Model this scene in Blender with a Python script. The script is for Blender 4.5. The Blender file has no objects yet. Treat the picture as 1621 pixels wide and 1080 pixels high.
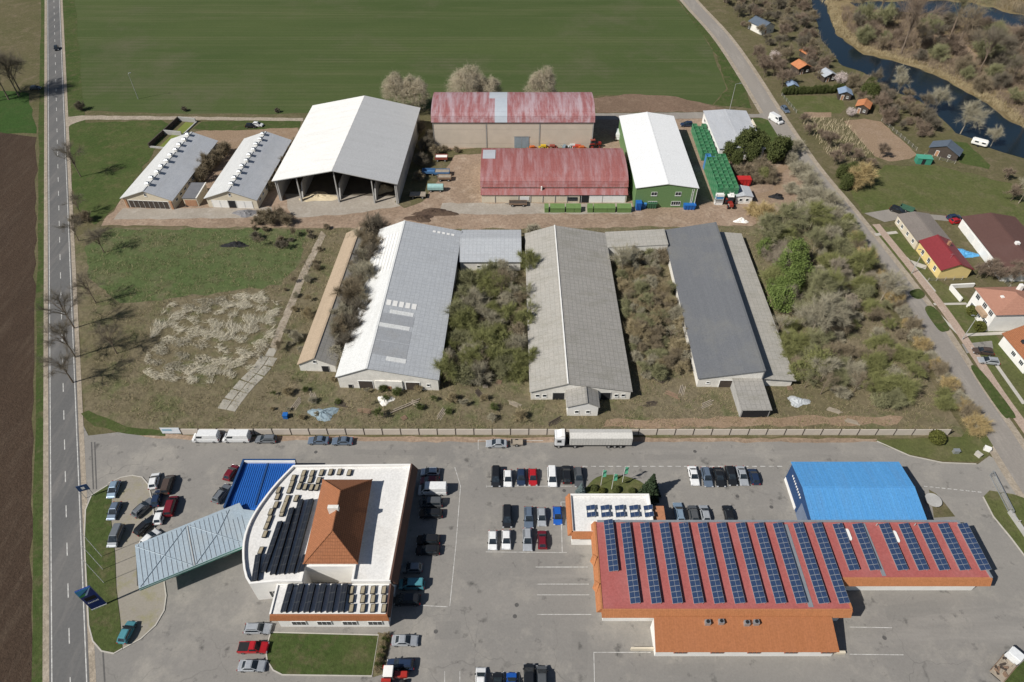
import bpy, bmesh, math, random
import numpy as np
from mathutils import Vector, Matrix
R = math.radians
rnd = random.Random(7)
sc = bpy.context.scene
col = sc.collection

# ------------------------------------------------------------------ camera, sky, sun, exposure
CAM_H = 120.0
F_PX = 1081.0
cam = bpy.data.cameras.new('camera'); cam_o = bpy.data.objects.new('camera', cam); col.objects.link(cam_o)
cam.sensor_width = 36.0; cam.lens = 36.0 * F_PX / 1621.0
cam.clip_start = 1.0; cam.clip_end = 6000.0
cam_o.location = (0, 0, CAM_H); cam_o.rotation_euler = (R(45), 0, 0)
sc.camera = cam_o
SUN_EL, SHADOW_AZ = 44.0, 28.5
world = bpy.data.worlds.new('World'); sc.world = world; world.use_nodes = True
wn = world.node_tree; bg = wn.nodes['Background']
sky = wn.nodes.new('ShaderNodeTexSky'); sky.sky_type = 'NISHITA'; sky.sun_disc = False
sky.sun_elevation = R(SUN_EL)
sx, sy = -math.cos(R(SHADOW_AZ)), -math.sin(R(SHADOW_AZ))
sky.sun_rotation = math.atan2(sx, sy) % (2 * math.pi)
sky.air_density = 1.0; sky.dust_density = 0.6
wn.links.new(sky.outputs[0], bg.inputs[0]); bg.inputs[1].default_value = 0.05
sl = bpy.data.lights.new('sun', 'SUN'); so = bpy.data.objects.new('sun', sl); col.objects.link(so)
sl.energy = 4.6; sl.angle = R(0.53); sl.color = (1.0, 0.965, 0.905)
so.rotation_euler = Vector((sx * math.cos(R(SUN_EL)), sy * math.cos(R(SUN_EL)), math.sin(R(SUN_EL)))).to_track_quat('Z', 'Y').to_euler()
so.location = (-80, -40, 200)
sc.view_settings.view_transform = 'Standard'; sc.view_settings.look = 'None'
sc.view_settings.gamma = 1.0; sc.view_settings.exposure = 0.12
sc.view_settings.use_curve_mapping = False

# ------------------------------------------------------------------ helpers
def W(x, y, z=0.0):
    """survey: photo pixel of a point at height z -> plan position in metres"""
    h = CAM_H - z; v = y - 540.0; u = x - 810.5
    D = h * (F_PX - v) / (F_PX + v)
    return (u * (D + h) * 0.70710678 / F_PX, D)

class MB:
    def __init__(s): s.v = []; s.f = []; s.m = []
    def add(s, vs, fs, mi=0):
        o = len(s.v); s.v += [tuple(p) for p in vs]
        for f in fs: s.f.append(tuple(i + o for i in f)); s.m.append(mi)
        return s
    def box(s, x0, y0, z0, x1, y1, z1, mi=0):
        return s.add([(x0,y0,z0),(x1,y0,z0),(x1,y1,z0),(x0,y1,z0),(x0,y0,z1),(x1,y0,z1),(x1,y1,z1),(x0,y1,z1)],
              [(0,3,2,1),(4,5,6,7),(0,1,5,4),(1,2,6,5),(2,3,7,6),(3,0,4,7)], mi)
    def hexa(s, b, t, mi=0):
        return s.add(list(b) + list(t), [(0,3,2,1),(4,5,6,7),(0,1,5,4),(1,2,6,5),(2,3,7,6),(3,0,4,7)], mi)
    def slab(s, a, b, c, d, t, mi=0):
        a, b, c, d = map(Vector, (a, b, c, d)); n = (b - a).cross(d - a).normalized() * t
        return s.hexa((a, b, c, d), (a + n, b + n, c + n, d + n), mi)
    def prism(s, pts, z0, z1, mi=0):
        n = len(pts)
        ar = sum(pts[i][0]*pts[(i+1)%n][1] - pts[(i+1)%n][0]*pts[i][1] for i in range(n))
        if ar < 0: pts = pts[::-1]
        vs = [(p[0],p[1],z0) for p in pts] + [(p[0],p[1],z1) for p in pts]
        fs = [tuple(range(n))[::-1], tuple(range(n, 2*n))] + [(i,(i+1)%n,(i+1)%n+n,i+n) for i in range(n)]
        return s.add(vs, fs, mi)
    def tube(s, p, q, r0, r1, n=6, mi=0):
        p, q = Vector(p), Vector(q); d = (q - p)
        if d.length < 1e-6: return s
        a = d.orthogonal().normalized(); b = d.normalized().cross(a)
        vs = [p + (a*math.cos(2*math.pi*i/n) + b*math.sin(2*math.pi*i/n))*r0 for i in range(n)]
        vs += [q + (a*math.cos(2*math.pi*i/n) + b*math.sin(2*math.pi*i/n))*r1 for i in range(n)]
        fs = [(i,(i+1)%n,(i+1)%n+n,i+n) for i in range(n)] + [tuple(range(n))[::-1], tuple(range(n,2*n))]
        return s.add(vs, fs, mi)
    def sheet(s, pts, z, mi=0):
        n = len(pts); ar = sum(pts[i][0]*pts[(i+1)%n][1] - pts[(i+1)%n][0]*pts[i][1] for i in range(n))
        if ar < 0: pts = pts[::-1]
        return s.add([(p[0],p[1],z) for p in pts], [tuple(range(n))], mi)
    def strip(s, line, w, z, h=0.0, mi=0):
        P = [Vector((p[0],p[1])) for p in line]; L = []; Rr = []
        for i, p in enumerate(P):
            t = (P[min(i+1,len(P)-1)] - P[max(i-1,0)]).normalized(); nn = Vector((-t.y, t.x)) * w/2
            L.append(p+nn); Rr.append(p-nn)
        for i in range(len(P)-1):
            q = [Rr[i], Rr[i+1], L[i+1], L[i]]
            if h > 0: s.prism([tuple(a) for a in q], z, z+h, mi)
            else: s.add([(a.x,a.y,z) for a in q], [(0,1,2,3)], mi)
        return s
    def mesh(s, name, mats):
        me = bpy.data.meshes.new(name); me.from_pydata(s.v, [], s.f)
        if not isinstance(mats, (list, tuple)): mats = [mats]
        for m in mats: me.materials.append(m)
        if len(mats) > 1: me.polygons.foreach_set('material_index', s.m)
        me.update(); return me
    def build(s, name, mats, parent=None, loc=(0,0,0), rz=0.0):
        return link(name, s.mesh(name, mats), parent, loc, rz)

def link(name, me, parent=None, loc=(0,0,0), rz=0.0):
    o = bpy.data.objects.new(name, me); col.objects.link(o)
    o.location = loc; o.rotation_euler = (0,0,rz)
    if parent: o.parent = parent
    return o
def tag(o, label, cat, group=None):
    o['label'] = label; o['category'] = cat
    if group: o['group'] = group
    return o
def thing(name, label, cat, loc=(0,0,0), rz=0.0, group=None):
    return tag(link(name, None, None, loc, rz), label, cat, group)
def struct(o, kind='structure'): o['kind'] = kind; return o
KIDS = {}
def copy_tree(o, loc, rz=0.0, scale=None, label=None, group=None):
    c = o.copy(); col.objects.link(c); c.location = loc; c.rotation_euler = (0,0,rz)
    if scale: c.scale = scale
    if label: c['label'] = label
    if group: c['group'] = group
    def rec(a, b):
        if a.name not in KIDS: KIDS[a.name] = [k for k in ALLKIDS.get(a.name, [])]
        for k in KIDS[a.name]:
            d = k.copy(); col.objects.link(d); d.parent = b; rec(k, d)
    rec(o, c); return c
ALLKIDS = {}
def index_kids(o):
    ALLKIDS[o.name] = list(o.children)
    for k in o.children: index_kids(k)

# ------------------------------------------------------------------ materials
def nodes(name):
    m = bpy.data.materials.new(name); m.use_nodes = True
    return m, m.node_tree, m.node_tree.nodes['Principled BSDF']
def rgba(c): return (c[0], c[1], c[2], 1)
def mixc(nt, fac, a, b):
    n = nt.nodes.new('ShaderNodeMix'); n.data_type = 'RGBA'
    if hasattr(fac, 'links'): nt.links.new(fac, n.inputs[0])
    else: n.inputs[0].default_value = fac
    for i, c in ((6, a), (7, b)):
        if hasattr(c, 'links'): nt.links.new(c, n.inputs[i])
        else: n.inputs[i].default_value = rgba(c)
    return n.outputs[2]
def noise(nt, scale, detail=4, rough=0.6, stretch=None, lo=0.35, hi=0.65, seed=0.0):
    tc = nt.nodes.new('ShaderNodeTexCoord'); mp = nt.nodes.new('ShaderNodeMapping')
    nt.links.new(tc.outputs['Object'], mp.inputs[0])
    if stretch: mp.inputs['Scale'].default_value = stretch
    mp.inputs['Location'].default_value = (seed*13.7, seed*7.1, seed*3.3)
    n = nt.nodes.new('ShaderNodeTexNoise'); n.inputs['Scale'].default_value = scale
    n.inputs['Detail'].default_value = detail; n.inputs['Roughness'].default_value = rough
    nt.links.new(mp.outputs[0], n.inputs['Vector'])
    r = nt.nodes.new('ShaderNodeMapRange'); r.inputs[1].default_value = lo; r.inputs[2].default_value = hi
    nt.links.new(n.outputs[0], r.inputs[0]); return r.outputs[0]
def bump(nt, b, src, strength=0.4, dist=0.05):
    n = nt.nodes.new('ShaderNodeBump'); n.inputs['Strength'].default_value = strength; n.inputs['Distance'].default_value = dist
    nt.links.new(src, n.inputs['Height']); nt.links.new(n.outputs[0], b.inputs['Normal'])
def M(name, c, rough=0.75, var=0.16, scale=0.6, metal=0.0, spec=0.3, fine=6.0):
    m, nt, b = nodes(name)
    lo = [x*(1-var) for x in c]; hi = [min(1, x*(1+var*0.7)) for x in c]
    a = mixc(nt, noise(nt, scale, 5), lo, hi)
    a2 = mixc(nt, noise(nt, fine, 3, seed=2), [x*(1-var*.6) for x in c], hi)
    nt.links.new(mixc(nt, 0.45, a, a2), b.inputs['Base Color'])
    b.inputs['Roughness'].default_value = rough; b.inputs['Metallic'].default_value = metal
    b.inputs['Specular IOR Level'].default_value = spec; return m
def GM(name, c1, c2, c3, s1=0.03, s2=0.25, s3=1.6, rough=0.95, stretch=None, bd=0.15, gr=(.62,1.3)):
    """ground: broad patches of c1/c2, spotted with c3, with fine grain"""
    m, nt, b = nodes(name)
    a = mixc(nt, noise(nt, s1, 6, .65, stretch), c1, c2)
    a = mixc(nt, noise(nt, s2, 6, .7, stretch, .5, .72, 3), a, c3)
    f = noise(nt, s3, 5, .75, None, .25, .75, 5)
    d = mixc(nt, f, (gr[0],)*3, (gr[1],)*3)
    mu = nt.nodes.new('ShaderNodeMix'); mu.data_type = 'RGBA'; mu.blend_type = 'MULTIPLY'; mu.inputs[0].default_value = 1
    nt.links.new(a, mu.inputs[6]); nt.links.new(d, mu.inputs[7]); nt.links.new(mu.outputs[2], b.inputs['Base Color'])
    b.inputs['Roughness'].default_value = rough; b.inputs['Specular IOR Level'].default_value = 0.15
    bump(nt, b, f, 0.6, bd); return m
def SM(name, c1, c2, bw=1.1, bh=2.5, rough=0.6, streak=None, joint=0.75, spec=0.3, mort=0.03, stain=(0.3,0.28,0.25), stainamt=0.5, slo=.48, shi=.75):
    """sheeted roof: sheets of slightly different tone, dark joints, run-off streaks"""
    m, nt, b = nodes(name)
    tc = nt.nodes.new('ShaderNodeTexCoord')
    br = nt.nodes.new('ShaderNodeTexBrick'); br.offset = 0.0; br.inputs['Scale'].default_value = 1
    br.inputs['Brick Width'].default_value = bw; br.inputs['Row Height'].default_value = bh
    br.inputs['Mortar Size'].default_value = mort; br.inputs['Mortar Smooth'].default_value = 0.4
    br.inputs['Color1'].default_value = rgba(c1); br.inputs['Color2'].default_value = rgba(c2)
    br.inputs['Mortar'].default_value = rgba([x*joint for x in c1])
    nt.links.new(tc.outputs['Object'], br.inputs['Vector'])
    a = mixc(nt, noise(nt, 0.25, 6, .7, streak, slo, shi, 4), br.outputs[0], stain)
    a = mixc(nt, stainamt, br.outputs[0], a)
    a = mixc(nt, 0.3, a, mixc(nt, noise(nt, 3, 4), [x*.6 for x in c1], [min(1, x*1.15) for x in c2]))
    nt.links.new(a, b.inputs['Base Color']); b.inputs['Roughness'].default_value = rough
    b.inputs['Specular IOR Level'].default_value = spec; return m
def paint(name, c, metal=0.0):
    m, nt, b = nodes(name); b.inputs['Base Color'].default_value = rgba(c)
    b.inputs['Roughness'].default_value = 0.3; b.inputs['Metallic'].default_value = metal
    b.inputs['Coat Weight'].default_value = 0.5; b.inputs['Coat Roughness'].default_value = 0.08
    nt.links.new(mixc(nt, noise(nt, 2, 3), [x*.88 for x in c], c), b.inputs['Base Color']); return m
def glass(name, c=(0.015,0.02,0.025)):
    m, nt, b = nodes(name); nt.links.new(mixc(nt, noise(nt, 1.5, 2), c, [x*2 for x in c]), b.inputs['Base Color'])
    b.inputs['Roughness'].default_value = 0.08; b.inputs['Specular IOR Level'].default_value = 0.6; return m

m_base = GM('rough_meadow', (.105,.10,.045), (.135,.115,.062), (.18,.145,.092))
m_field, fnt, fb = nodes('winter_crop')
_a = mixc(fnt, noise(fnt, .012, 6, .65, (.5,1.3,1)), (.060,.086,.029), (.082,.106,.038))
_a = mixc(fnt, noise(fnt, .05, 7, .7, (.10,1.5,1), .48, .75, 3), _a, (.115,.122,.058))
_a = mixc(fnt, noise(fnt, .02, 6, .7, None, .52, .70, 8), _a, (.105,.108,.058))
_tc = fnt.nodes.new('ShaderNodeTexCoord'); _sx = fnt.nodes.new('ShaderNodeSeparateXYZ'); fnt.links.new(_tc.outputs['Object'], _sx.inputs[0])
def _line(period, width, off=0.0):
    m1 = fnt.nodes.new('ShaderNodeMath'); m1.operation = 'ADD'; fnt.links.new(_sx.outputs['Y'], m1.inputs[0]); m1.inputs[1].default_value = off
    m2 = fnt.nodes.new('ShaderNodeMath'); m2.operation = 'PINGPONG'; fnt.links.new(m1.outputs[0], m2.inputs[0]); m2.inputs[1].default_value = period/2
    m3 = fnt.nodes.new('ShaderNodeMapRange'); m3.inputs[1].default_value = width*.4; m3.inputs[2].default_value = width; m3.inputs[3].default_value = 1; m3.inputs[4].default_value = 0; fnt.links.new(m2.outputs[0], m3.inputs[0])
    m4 = fnt.nodes.new('ShaderNodeMath'); m4.operation = 'MULTIPLY'; fnt.links.new(m3.outputs[0], m4.inputs[0]); fnt.links.new(noise(fnt, .03, 4, .6, None, .35, .6, period), m4.inputs[1]); return m4.outputs[0]
for _p, _w, _o, _c in ((24,.35,0,(.115,.12,.06)),(24,.35,1.9,(.115,.12,.06)),(3.0,.6,.7,(.066,.090,.032))):
    _a = mixc(fnt, _line(_p,_w,_o), _a, _c)
_f = noise(fnt, 2.5, 5, .75, None, .25, .75, 5); _m = fnt.nodes.new('ShaderNodeMix'); _m.data_type = 'RGBA'; _m.blend_type = 'MULTIPLY'; _m.inputs[0].default_value = 1
fnt.links.new(_a, _m.inputs[6]); fnt.links.new(mixc(fnt, _f, (.78,)*3, (1.18,)*3), _m.inputs[7]); fnt.links.new(_m.outputs[2], fb.inputs['Base Color'])
fb.inputs['Roughness'].default_value = .95; fb.inputs['Specular IOR Level'].default_value = .1; bump(fnt, fb, _f, .5, .08)
m_lfield = GM('bright_crop', (.035,.08,.016), (.05,.09,.024), (.065,.085,.03), .02, .1)
m_verge = GM('verge_grass', (.05,.08,.02), (.075,.092,.03), (.12,.105,.055), .06, .3)
m_lawn = GM('lawn_grass', (.055,.085,.022), (.08,.10,.032), (.12,.11,.05), .05, .2)
m_garden = GM('garden_grass', (.085,.105,.032), (.12,.12,.048), (.15,.135,.07), .04, .18)
m_plough = GM('ploughed_soil', (.060,.040,.028), (.075,.050,.034), (.095,.068,.048), .02, .2, 2.2, stretch=(2.2,.3,1), bd=.3)
m_soil = GM('bare_soil', (.20,.135,.095), (.165,.115,.08), (.24,.17,.12), .03, .2)
m_soil2 = GM('pale_soil', (.30,.215,.145), (.27,.19,.125), (.34,.25,.18), .03, .25, 2)
m_dirt = GM('farm_dirt', (.33,.24,.175), (.26,.19,.135), (.40,.31,.235), .05, .22, 1.2)
m_conc = GM('concrete_yard', (.36,.32,.27), (.31,.27,.225), (.42,.38,.33), .08, .3, 1.5, bd=.02, gr=(.8,1.15))
m_lot = GM('overgrown_ground', (.15,.128,.072), (.20,.165,.108), (.10,.115,.045), .035, .16, .9, bd=.3)
m_lotgreen = GM('mown_green', (.085,.12,.042), (.105,.125,.052), (.155,.14,.08), .04, .15)
m_marsh = GM('marsh_ground', (.24,.185,.095), (.15,.115,.06), (.32,.245,.14), .02, .07)
def asphalt(name, c1, c2, c3):
    m, nt, b = nodes(name)
    a = mixc(nt, noise(nt, .018, 6, .7, (.6,1.1,1)), c1, c2)
    a = mixc(nt, noise(nt, .09, 7, .75, None, .50, .66, 3), a, c3)
    a = mixc(nt, noise(nt, .05, 5, .7, (.25,2.2,1), .55, .75, 6), a, [x*1.12 for x in c1])
    a = mixc(nt, noise(nt, .45, 4, .6, None, .62, .76, 9), a, [x*.55 for x in c2])
    tc = nt.nodes.new('ShaderNodeTexCoord'); wv = nt.nodes.new('ShaderNodeTexNoise'); wv.inputs['Scale'].default_value = .25
    nt.links.new(tc.outputs['Object'], wv.inputs['Vector'])
    add = nt.nodes.new('ShaderNodeVectorMath'); add.operation = 'MULTIPLY_ADD'; nt.links.new(wv.outputs['Color'], add.inputs[0]); add.inputs[1].default_value = (5,5,0); nt.links.new(tc.outputs['Object'], add.inputs[2])
    vo = nt.nodes.new('ShaderNodeTexVoronoi'); vo.feature = 'DISTANCE_TO_EDGE'; vo.inputs['Scale'].default_value = .085; nt.links.new(add.outputs[0], vo.inputs['Vector'])
    mr = nt.nodes.new('ShaderNodeMapRange'); mr.inputs[1].default_value = .001; mr.inputs[2].default_value = .007; mr.inputs[3].default_value = .5; mr.inputs[4].default_value = 0; nt.links.new(vo.outputs['Distance'], mr.inputs[0])
    mu = nt.nodes.new('ShaderNodeMath'); mu.operation = 'MULTIPLY'; nt.links.new(mr.outputs[0], mu.inputs[0]); nt.links.new(noise(nt, .03, 3, .5, None, .5, .68, 12), mu.inputs[1])
    a = mixc(nt, mu.outputs[0], a, [x*.5 for x in c2])
    f = noise(nt, 3.0, 5, .75, None, .25, .75, 5)
    m2 = nt.nodes.new('ShaderNodeMix'); m2.data_type = 'RGBA'; m2.blend_type = 'MULTIPLY'; m2.inputs[0].default_value = 1
    nt.links.new(a, m2.inputs[6]); nt.links.new(mixc(nt, f, (.88,)*3, (1.09,)*3), m2.inputs[7]); nt.links.new(m2.outputs[2], b.inputs['Base Color'])
    b.inputs['Roughness'].default_value = .9; b.inputs['Specular IOR Level'].default_value = .2; return m
m_asph = asphalt('forecourt_asphalt', (.268,.250,.226), (.200,.190,.176), (.305,.283,.250))
m_patch = asphalt('asphalt_repair', (.235,.22,.20), (.205,.195,.18), (.25,.232,.21))
m_manhole = M('iron_cover', (.10,.095,.09), .7, .3, 2)
m_road = GM('road_asphalt', (.120,.119,.118), (.155,.150,.144), (.185,.175,.165), .03, .18, 2.2, .9, (2.5,.25,1), .01, (.85,1.1))
m_street = GM('street_asphalt', (.29,.262,.23), (.25,.228,.205), (.33,.30,.265), .04, .2, 2, .9, (2,.3,1), .01, (.85,1.1))
m_shoulder = GM('gravel_shoulder', (.38,.32,.25), (.32,.27,.21), (.43,.37,.30), .1, .5)
m_paver = GM('paver_grey', (.31,.28,.235), (.27,.245,.205), (.26,.24,.13), .1, .3, 3, bd=.01, gr=(.85,1.1))
m_pink = GM('paver_pink', (.42,.32,.26), (.38,.29,.23), (.45,.36,.30), .1, .5, 3, bd=.01)
m_white_line, lnt, lb = nodes('road_paint')
lnt.links.new(mixc(lnt, noise(lnt, 1.2, 6, .8, None, .42, .62), (.60,.59,.56), (.34,.325,.30)), lb.inputs['Base Color']); lb.inputs['Roughness'].default_value = .85
m_kerb = M('kerb_concrete', (.46,.43,.38), .9, .15, .8)
m_slab = M('path_slab', (.36,.335,.285), .9, .2, .5)
m_water, wnt, wb = nodes('river_water')
wnt.links.new(mixc(wnt, noise(wnt, .02, 3), (.006,.014,.022), (.009,.018,.026)), wb.inputs['Base Color'])
wb.inputs['Roughness'].default_value = 0.12; bump(wnt, wb, noise(wnt, .8, 4), .08, .1)

m_white = M('white_render', (.80,.78,.74), .85, .1, .4)
m_cream = M('cream_render', (.62,.55,.43), .9, .12, .4)
m_yellow = M('yellow_render', (.72,.56,.24), .9, .1, .4)
m_brick = M('old_brick', (.40,.22,.13), .9, .25, 1.5)
m_grey = M('grey_concrete', (.40,.39,.37), .9, .2, .5)
m_dark = M('dark_opening', (.02,.02,.022), .9, .3, .5)  # near-black for solid panels, paints in the shade of open doorways
m_darkwood = M('dark_boards', (.07,.055,.045), .85, .3, .8)
m_steel = M('galvanised_steel', (.45,.47,.48), .45, .15, 1, .6)
m_black = M('black_rubber', (.018,.018,.02), .8, .2, 2)
m_chrome = M('wheel_alloy', (.35,.36,.37), .35, .15, 2, .8)
m_glass = glass('dark_glass')
m_lamp = M('lamp_lens', (.42,.43,.45), .2, .05)
m_tail = M('tail_lens', (.35,.02,.02), .3, .1)
m_frame = M('window_frame_white', (.75,.75,.73), .6, .05)
m_bark = M('tree_bark', (.2,.155,.115), .95, .3, 3)
m_barkp = M('pale_bark', (.34,.29,.22), .95, .25, 3)
m_twig = M('brown_twigs', (.27,.22,.145), .95, .3, .5)
m_twigd = M('dark_twigs', (.18,.155,.115), .95, .3, .5)
m_twigg = M('grey_twigs', (.38,.345,.25), .95, .25, .5)
m_twigo = M('ochre_twigs', (.46,.35,.17), .95, .25, .5)
m_twigp = M('purple_twigs', (.25,.19,.14), .95, .3, .4)
m_blos = M('blossom', (.62,.53,.50), .9, .15, 2)
m_fresh = M('fresh_leaves', (.145,.195,.05), .8, .35, .7)
m_budgreen = M('bud_leaves', (.23,.235,.09), .85, .35, .6)
m_ever = M('evergreen_needles', (.085,.10,.03), .85, .4, .6)
m_spruce = M('spruce_needles', (.035,.055,.025), .85, .35, 1)
m_blue_spruce = M('blue_needles', (.17,.22,.22), .85, .25, 1)
m_box = M('box_hedge', (.09,.095,.02), .85, .3, 1.5)
m_straw = M('dead_straw', (.55,.46,.31), .95, .3, .3)
m_olive = M('olive_twigs', (.26,.255,.135), .95, .3, .5)
m_reed = M('pale_reed', (.62,.57,.45), .95, .2, .3)
m_rdim = M('bank_reed', (.43,.35,.21), .95, .3, .2)
m_dry = M('dry_grass', (.36,.295,.175), .95, .35, .2)
m_weed = M('green_weeds', (.12,.145,.045), .95, .35, .2)

# ------------------------------------------------------------------ ground, fields, roads, water
def smooth(pts, n=5, jit=0.0, closed=True, seed=1):
    r = random.Random(seed); out = []; k = len(pts)
    rng = range(k) if closed else range(k-1)
    for i in rng:
        p0, p1 = pts[(i-1)%k] if closed or i > 0 else pts[0], pts[i]
        p2 = pts[(i+1)%k]; p3 = pts[(i+2)%k] if closed or i+2 < k else pts[-1]
        for j in range(n):
            t = j/n; q = []
            for a in (0,1):
                q.append(0.5*(2*p1[a] + (p2[a]-p0[a])*t + (2*p0[a]-5*p1[a]+4*p2[a]-p3[a])*t*t + (3*p1[a]-p0[a]-3*p2[a]+p3[a])*t**3))
            out.append((q[0]+r.uniform(-jit,jit), q[1]+r.uniform(-jit,jit)))
    if not closed: out.append(pts[-1])
    return out
def rough_line(pts, step=2.5, jit=0.5, seed=1):
    r = random.Random(seed); out = []
    for i in range(len(pts)):
        a, b = pts[i], pts[(i+1) % len(pts)]; L = math.hypot(b[0]-a[0], b[1]-a[1]); n = max(1, min(60, int(L/step)))
        for j in range(n):
            t = j/n; jj = jit if j else 0
            out.append((a[0]+(b[0]-a[0])*t+r.uniform(-jj,jj), a[1]+(b[1]-a[1])*t+r.uniform(-jj,jj)))
    return out
def px(*p): return [W(*q) for q in p]
def patch(name, pts, z, mat, jit=0.0, curve=0, step=2.5):
    if curve: pts = smooth(pts, curve)
    if jit: pts = rough_line(pts, step, jit, len(name))
    return struct(MB().sheet(pts, z).build(name, mat))

g = MB(); g.add([(-2500,-400,0),(2500,-400,0),(2500,3500,0),(-2500,3500,0)], [(0,1,2,3)]); struct(g.build('ground', m_base))
# main road axis
RA, RB = Vector((-74.3,42.05)), Vector((-227.65,359.6))
rd = (RB-RA).normalized(); rn = Vector((rd.y,-rd.x))       # rn points to the right of the road
def road(t, off): p = RA + rd*t + rn*off; return (p.x, p.y)
def band(o0, o1, t0=-90, t1=900): return [road(t0,o0), road(t1,o0), road(t1,o1), road(t0,o1)]
patch('ploughed_field', [road(-90,-5.6), road(203,-6.4), (-330,262), (-420,60), (-300,-60)], .02, m_plough, .5, 0, 6)
patch('green_field', [road(206,-6.5), road(243,-9.5), (-255,268), (-420,262), (-420,256), (-250,229)], .025, m_lfield, .6, 0, 5)
patch('far_ploughed_field', [road(262,-34), road(900,-60), (-900,900), (-700,250), (-300,255)], .02, m_plough, .6, 0, 8)
patch('farm_track_far', [road(258,-24), road(900,-42), road(900,-52), road(300,-31), road(258,-33)], .03, m_soil, .5, 0, 8)
patch('verge_left', band(-3.4,-5.7), .03, m_verge, .25, 0, 6)
patch('verge_right', band(3.2,9.5,185,900), .03, m_verge, .4, 0, 6)
patch('crop_field', px((112,174),(250,180),(400,181),(560,178),(680,172),(800,160),(935,152),(1000,150),(1080,158),(1128,166),(1150,140),(1128,80),(1098,35),(1070,0),(1010,-110),(20,-110),(85,0),(104,90)), .02, m_field, .5, 0, 5)
patch('grass_margin', px((1130,166),(1190,172),(1183,140),(1150,80),(1112,28),(1075,0),(1100,40),(1133,85),(1152,140)), .03, m_verge, .5)
patch('soil_patch', px((935,156),(1000,149),(1070,153),(1130,168),(1160,176),(945,179)), .035, m_soil, .5)
patch('barn_meadow', px((112,196),(255,190),(272,198),(190,318),(165,345),(150,356),(120,330),(108,230)), .035, m_lawn, .5)
patch('barn_rear_yard', px((312,208),(470,200),(470,240),(300,250),(275,225)), .04, m_soil2, .5)
patch('barn_rear_lawn', px((305,204),(320,193),(476,188),(474,202),(350,207)), .045, m_verge, .4)
patch('farmyard', px((160,358),(190,318),(275,232),(300,215),(480,205),(640,215),(690,235),(820,228),(960,185),(1110,182),(1180,250),(1215,240),(1290,300),(1190,358),(700,363)), .03, m_dirt, .6)
patch('farmyard_grass', px((664,180),(690,186),(700,238),(812,230),(812,238),(720,246),(690,290),(668,320),(640,330),(625,320),(650,230)), .05, m_base, .6)
patch('yard_green', px((812,226),(940,226),(935,238),(815,240)), .052, m_verge, .4)
patch('hall_apron', px((450,300),(640,300),(660,322),(560,338),(470,345),(455,330)), .045, m_conc, .4)
patch('barn_apron', px((195,330),(300,330),(430,328),(430,344),(180,348)), .045, m_conc, .4)
patch('workshop_apron', px((700,322),(1000,322),(1000,338),(690,340)), .046, m_conc, .5)
patch('farm_track', px((100,186),(130,183),(300,185),(480,187),(480,192),(300,190),(135,190),(112,198),(105,205)), .059, m_shoulder, .25)
patch('farm_lane', px((930,180),(1110,178),(1200,181),(1222,176),(1228,192),(1200,186),(1110,188),(930,190)), .055, m_street, .15)
patch('lane_lawn', px((1185,188),(1205,187),(1222,192),(1236,205),(1243,228),(1215,235),(1188,232)), .06, m_lawn, .2)
patch('dirt_path', px((1190,312),(1225,300),(1222,272),(1238,258),(1258,258),(1238,275),(1240,300),(1215,318)), .05, m_soil2, .3)
# overgrown lot
patch('overgrown_lot', px((115,380),(150,360),(1325,357),(1530,692),(300,688),(200,680),(135,655)), .025, m_lot, .4)
patch('lot_green', px((175,363),(490,362),(475,415),(445,452),(360,462),(270,472),(190,480),(140,440),(135,390)), .035, m_lotgreen, .8)
patch('lot_track', px((960,665),(1100,662),(1250,660),(1350,658),(1430,660),(1420,672),(1250,674),(1050,678),(955,676)), .035, m_soil2, .5)
# lots on the east side
patch('east_gardens', px((1140,0),(1285,0),(1300,66),(1340,108),(1400,140),(1490,190),(1540,222),(1640,268),(1720,420),(1430,360),(1340,310),(1245,175),(1190,90)), .03, m_base, .6)
patch('garden_lawn', px((1237,152),(1330,152),(1340,172),(1330,180),(1262,180)), .04, m_garden, .3)
patch('east_meadow', px((1345,300),(1400,262),(1480,262),(1640,300),(1760,420),(1520,345),(1440,330),(1365,338)), .04, m_garden, .5)
patch('tilled_garden', px((1336,192),(1368,188),(1395,193),(1452,245),(1440,252),(1408,256),(1385,248)), .045, m_soil2, .3)
patch('vegetable_bed', px((1272,178),(1316,178),(1316,186),(1275,187)), .045, m_soil2, .3)
patch('bank_lawn', px((1488,222),(1530,226),(1568,262),(1565,268),(1520,258)), .045, m_lawn, .3)
patch('street_lawn', px((1372,358),(1420,360),(1480,440),(1530,470),(1600,560),(1700,700),(1700,760),(1640,700),(1480,470),(1395,390)), .04, m_garden, .3)
patch('marsh', px((1290,-60),(1300,5),(1309,13),(1322,53),(1366,87),(1411,96),(1455,109),(1489,124),(1522,142),(1562,164),(1589,187),(1640,215),(2100,300),(1900,-60)), .03, m_marsh, .6)
riv = px((1283,-60),(1284,0),(1290,30),(1302,66),(1333,104),(1367,115),(1400,138),(1456,160),(1489,187),(1513,211),(1540,220),(1562,233),(1589,242),(1621,251),(1800,310),
         (1900,300),(1640,214),(1589,187),(1562,164),(1522,142),(1489,124),(1455,109),(1411,96),(1367,87),(1322,53),(1309,13),(1302,-60))
patch('river', rough_line(riv, 3, .7, 3), .06, m_water)
patch('backwater', rough_line(px((1345,4),(1430,2),(1480,1),(1540,5),(1600,22),(1680,38),(1760,70),(1680,52),(1600,42),(1560,33),(1500,26),(1440,20),(1370,14)), 4, 1.6, 4), .06, m_water)
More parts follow.
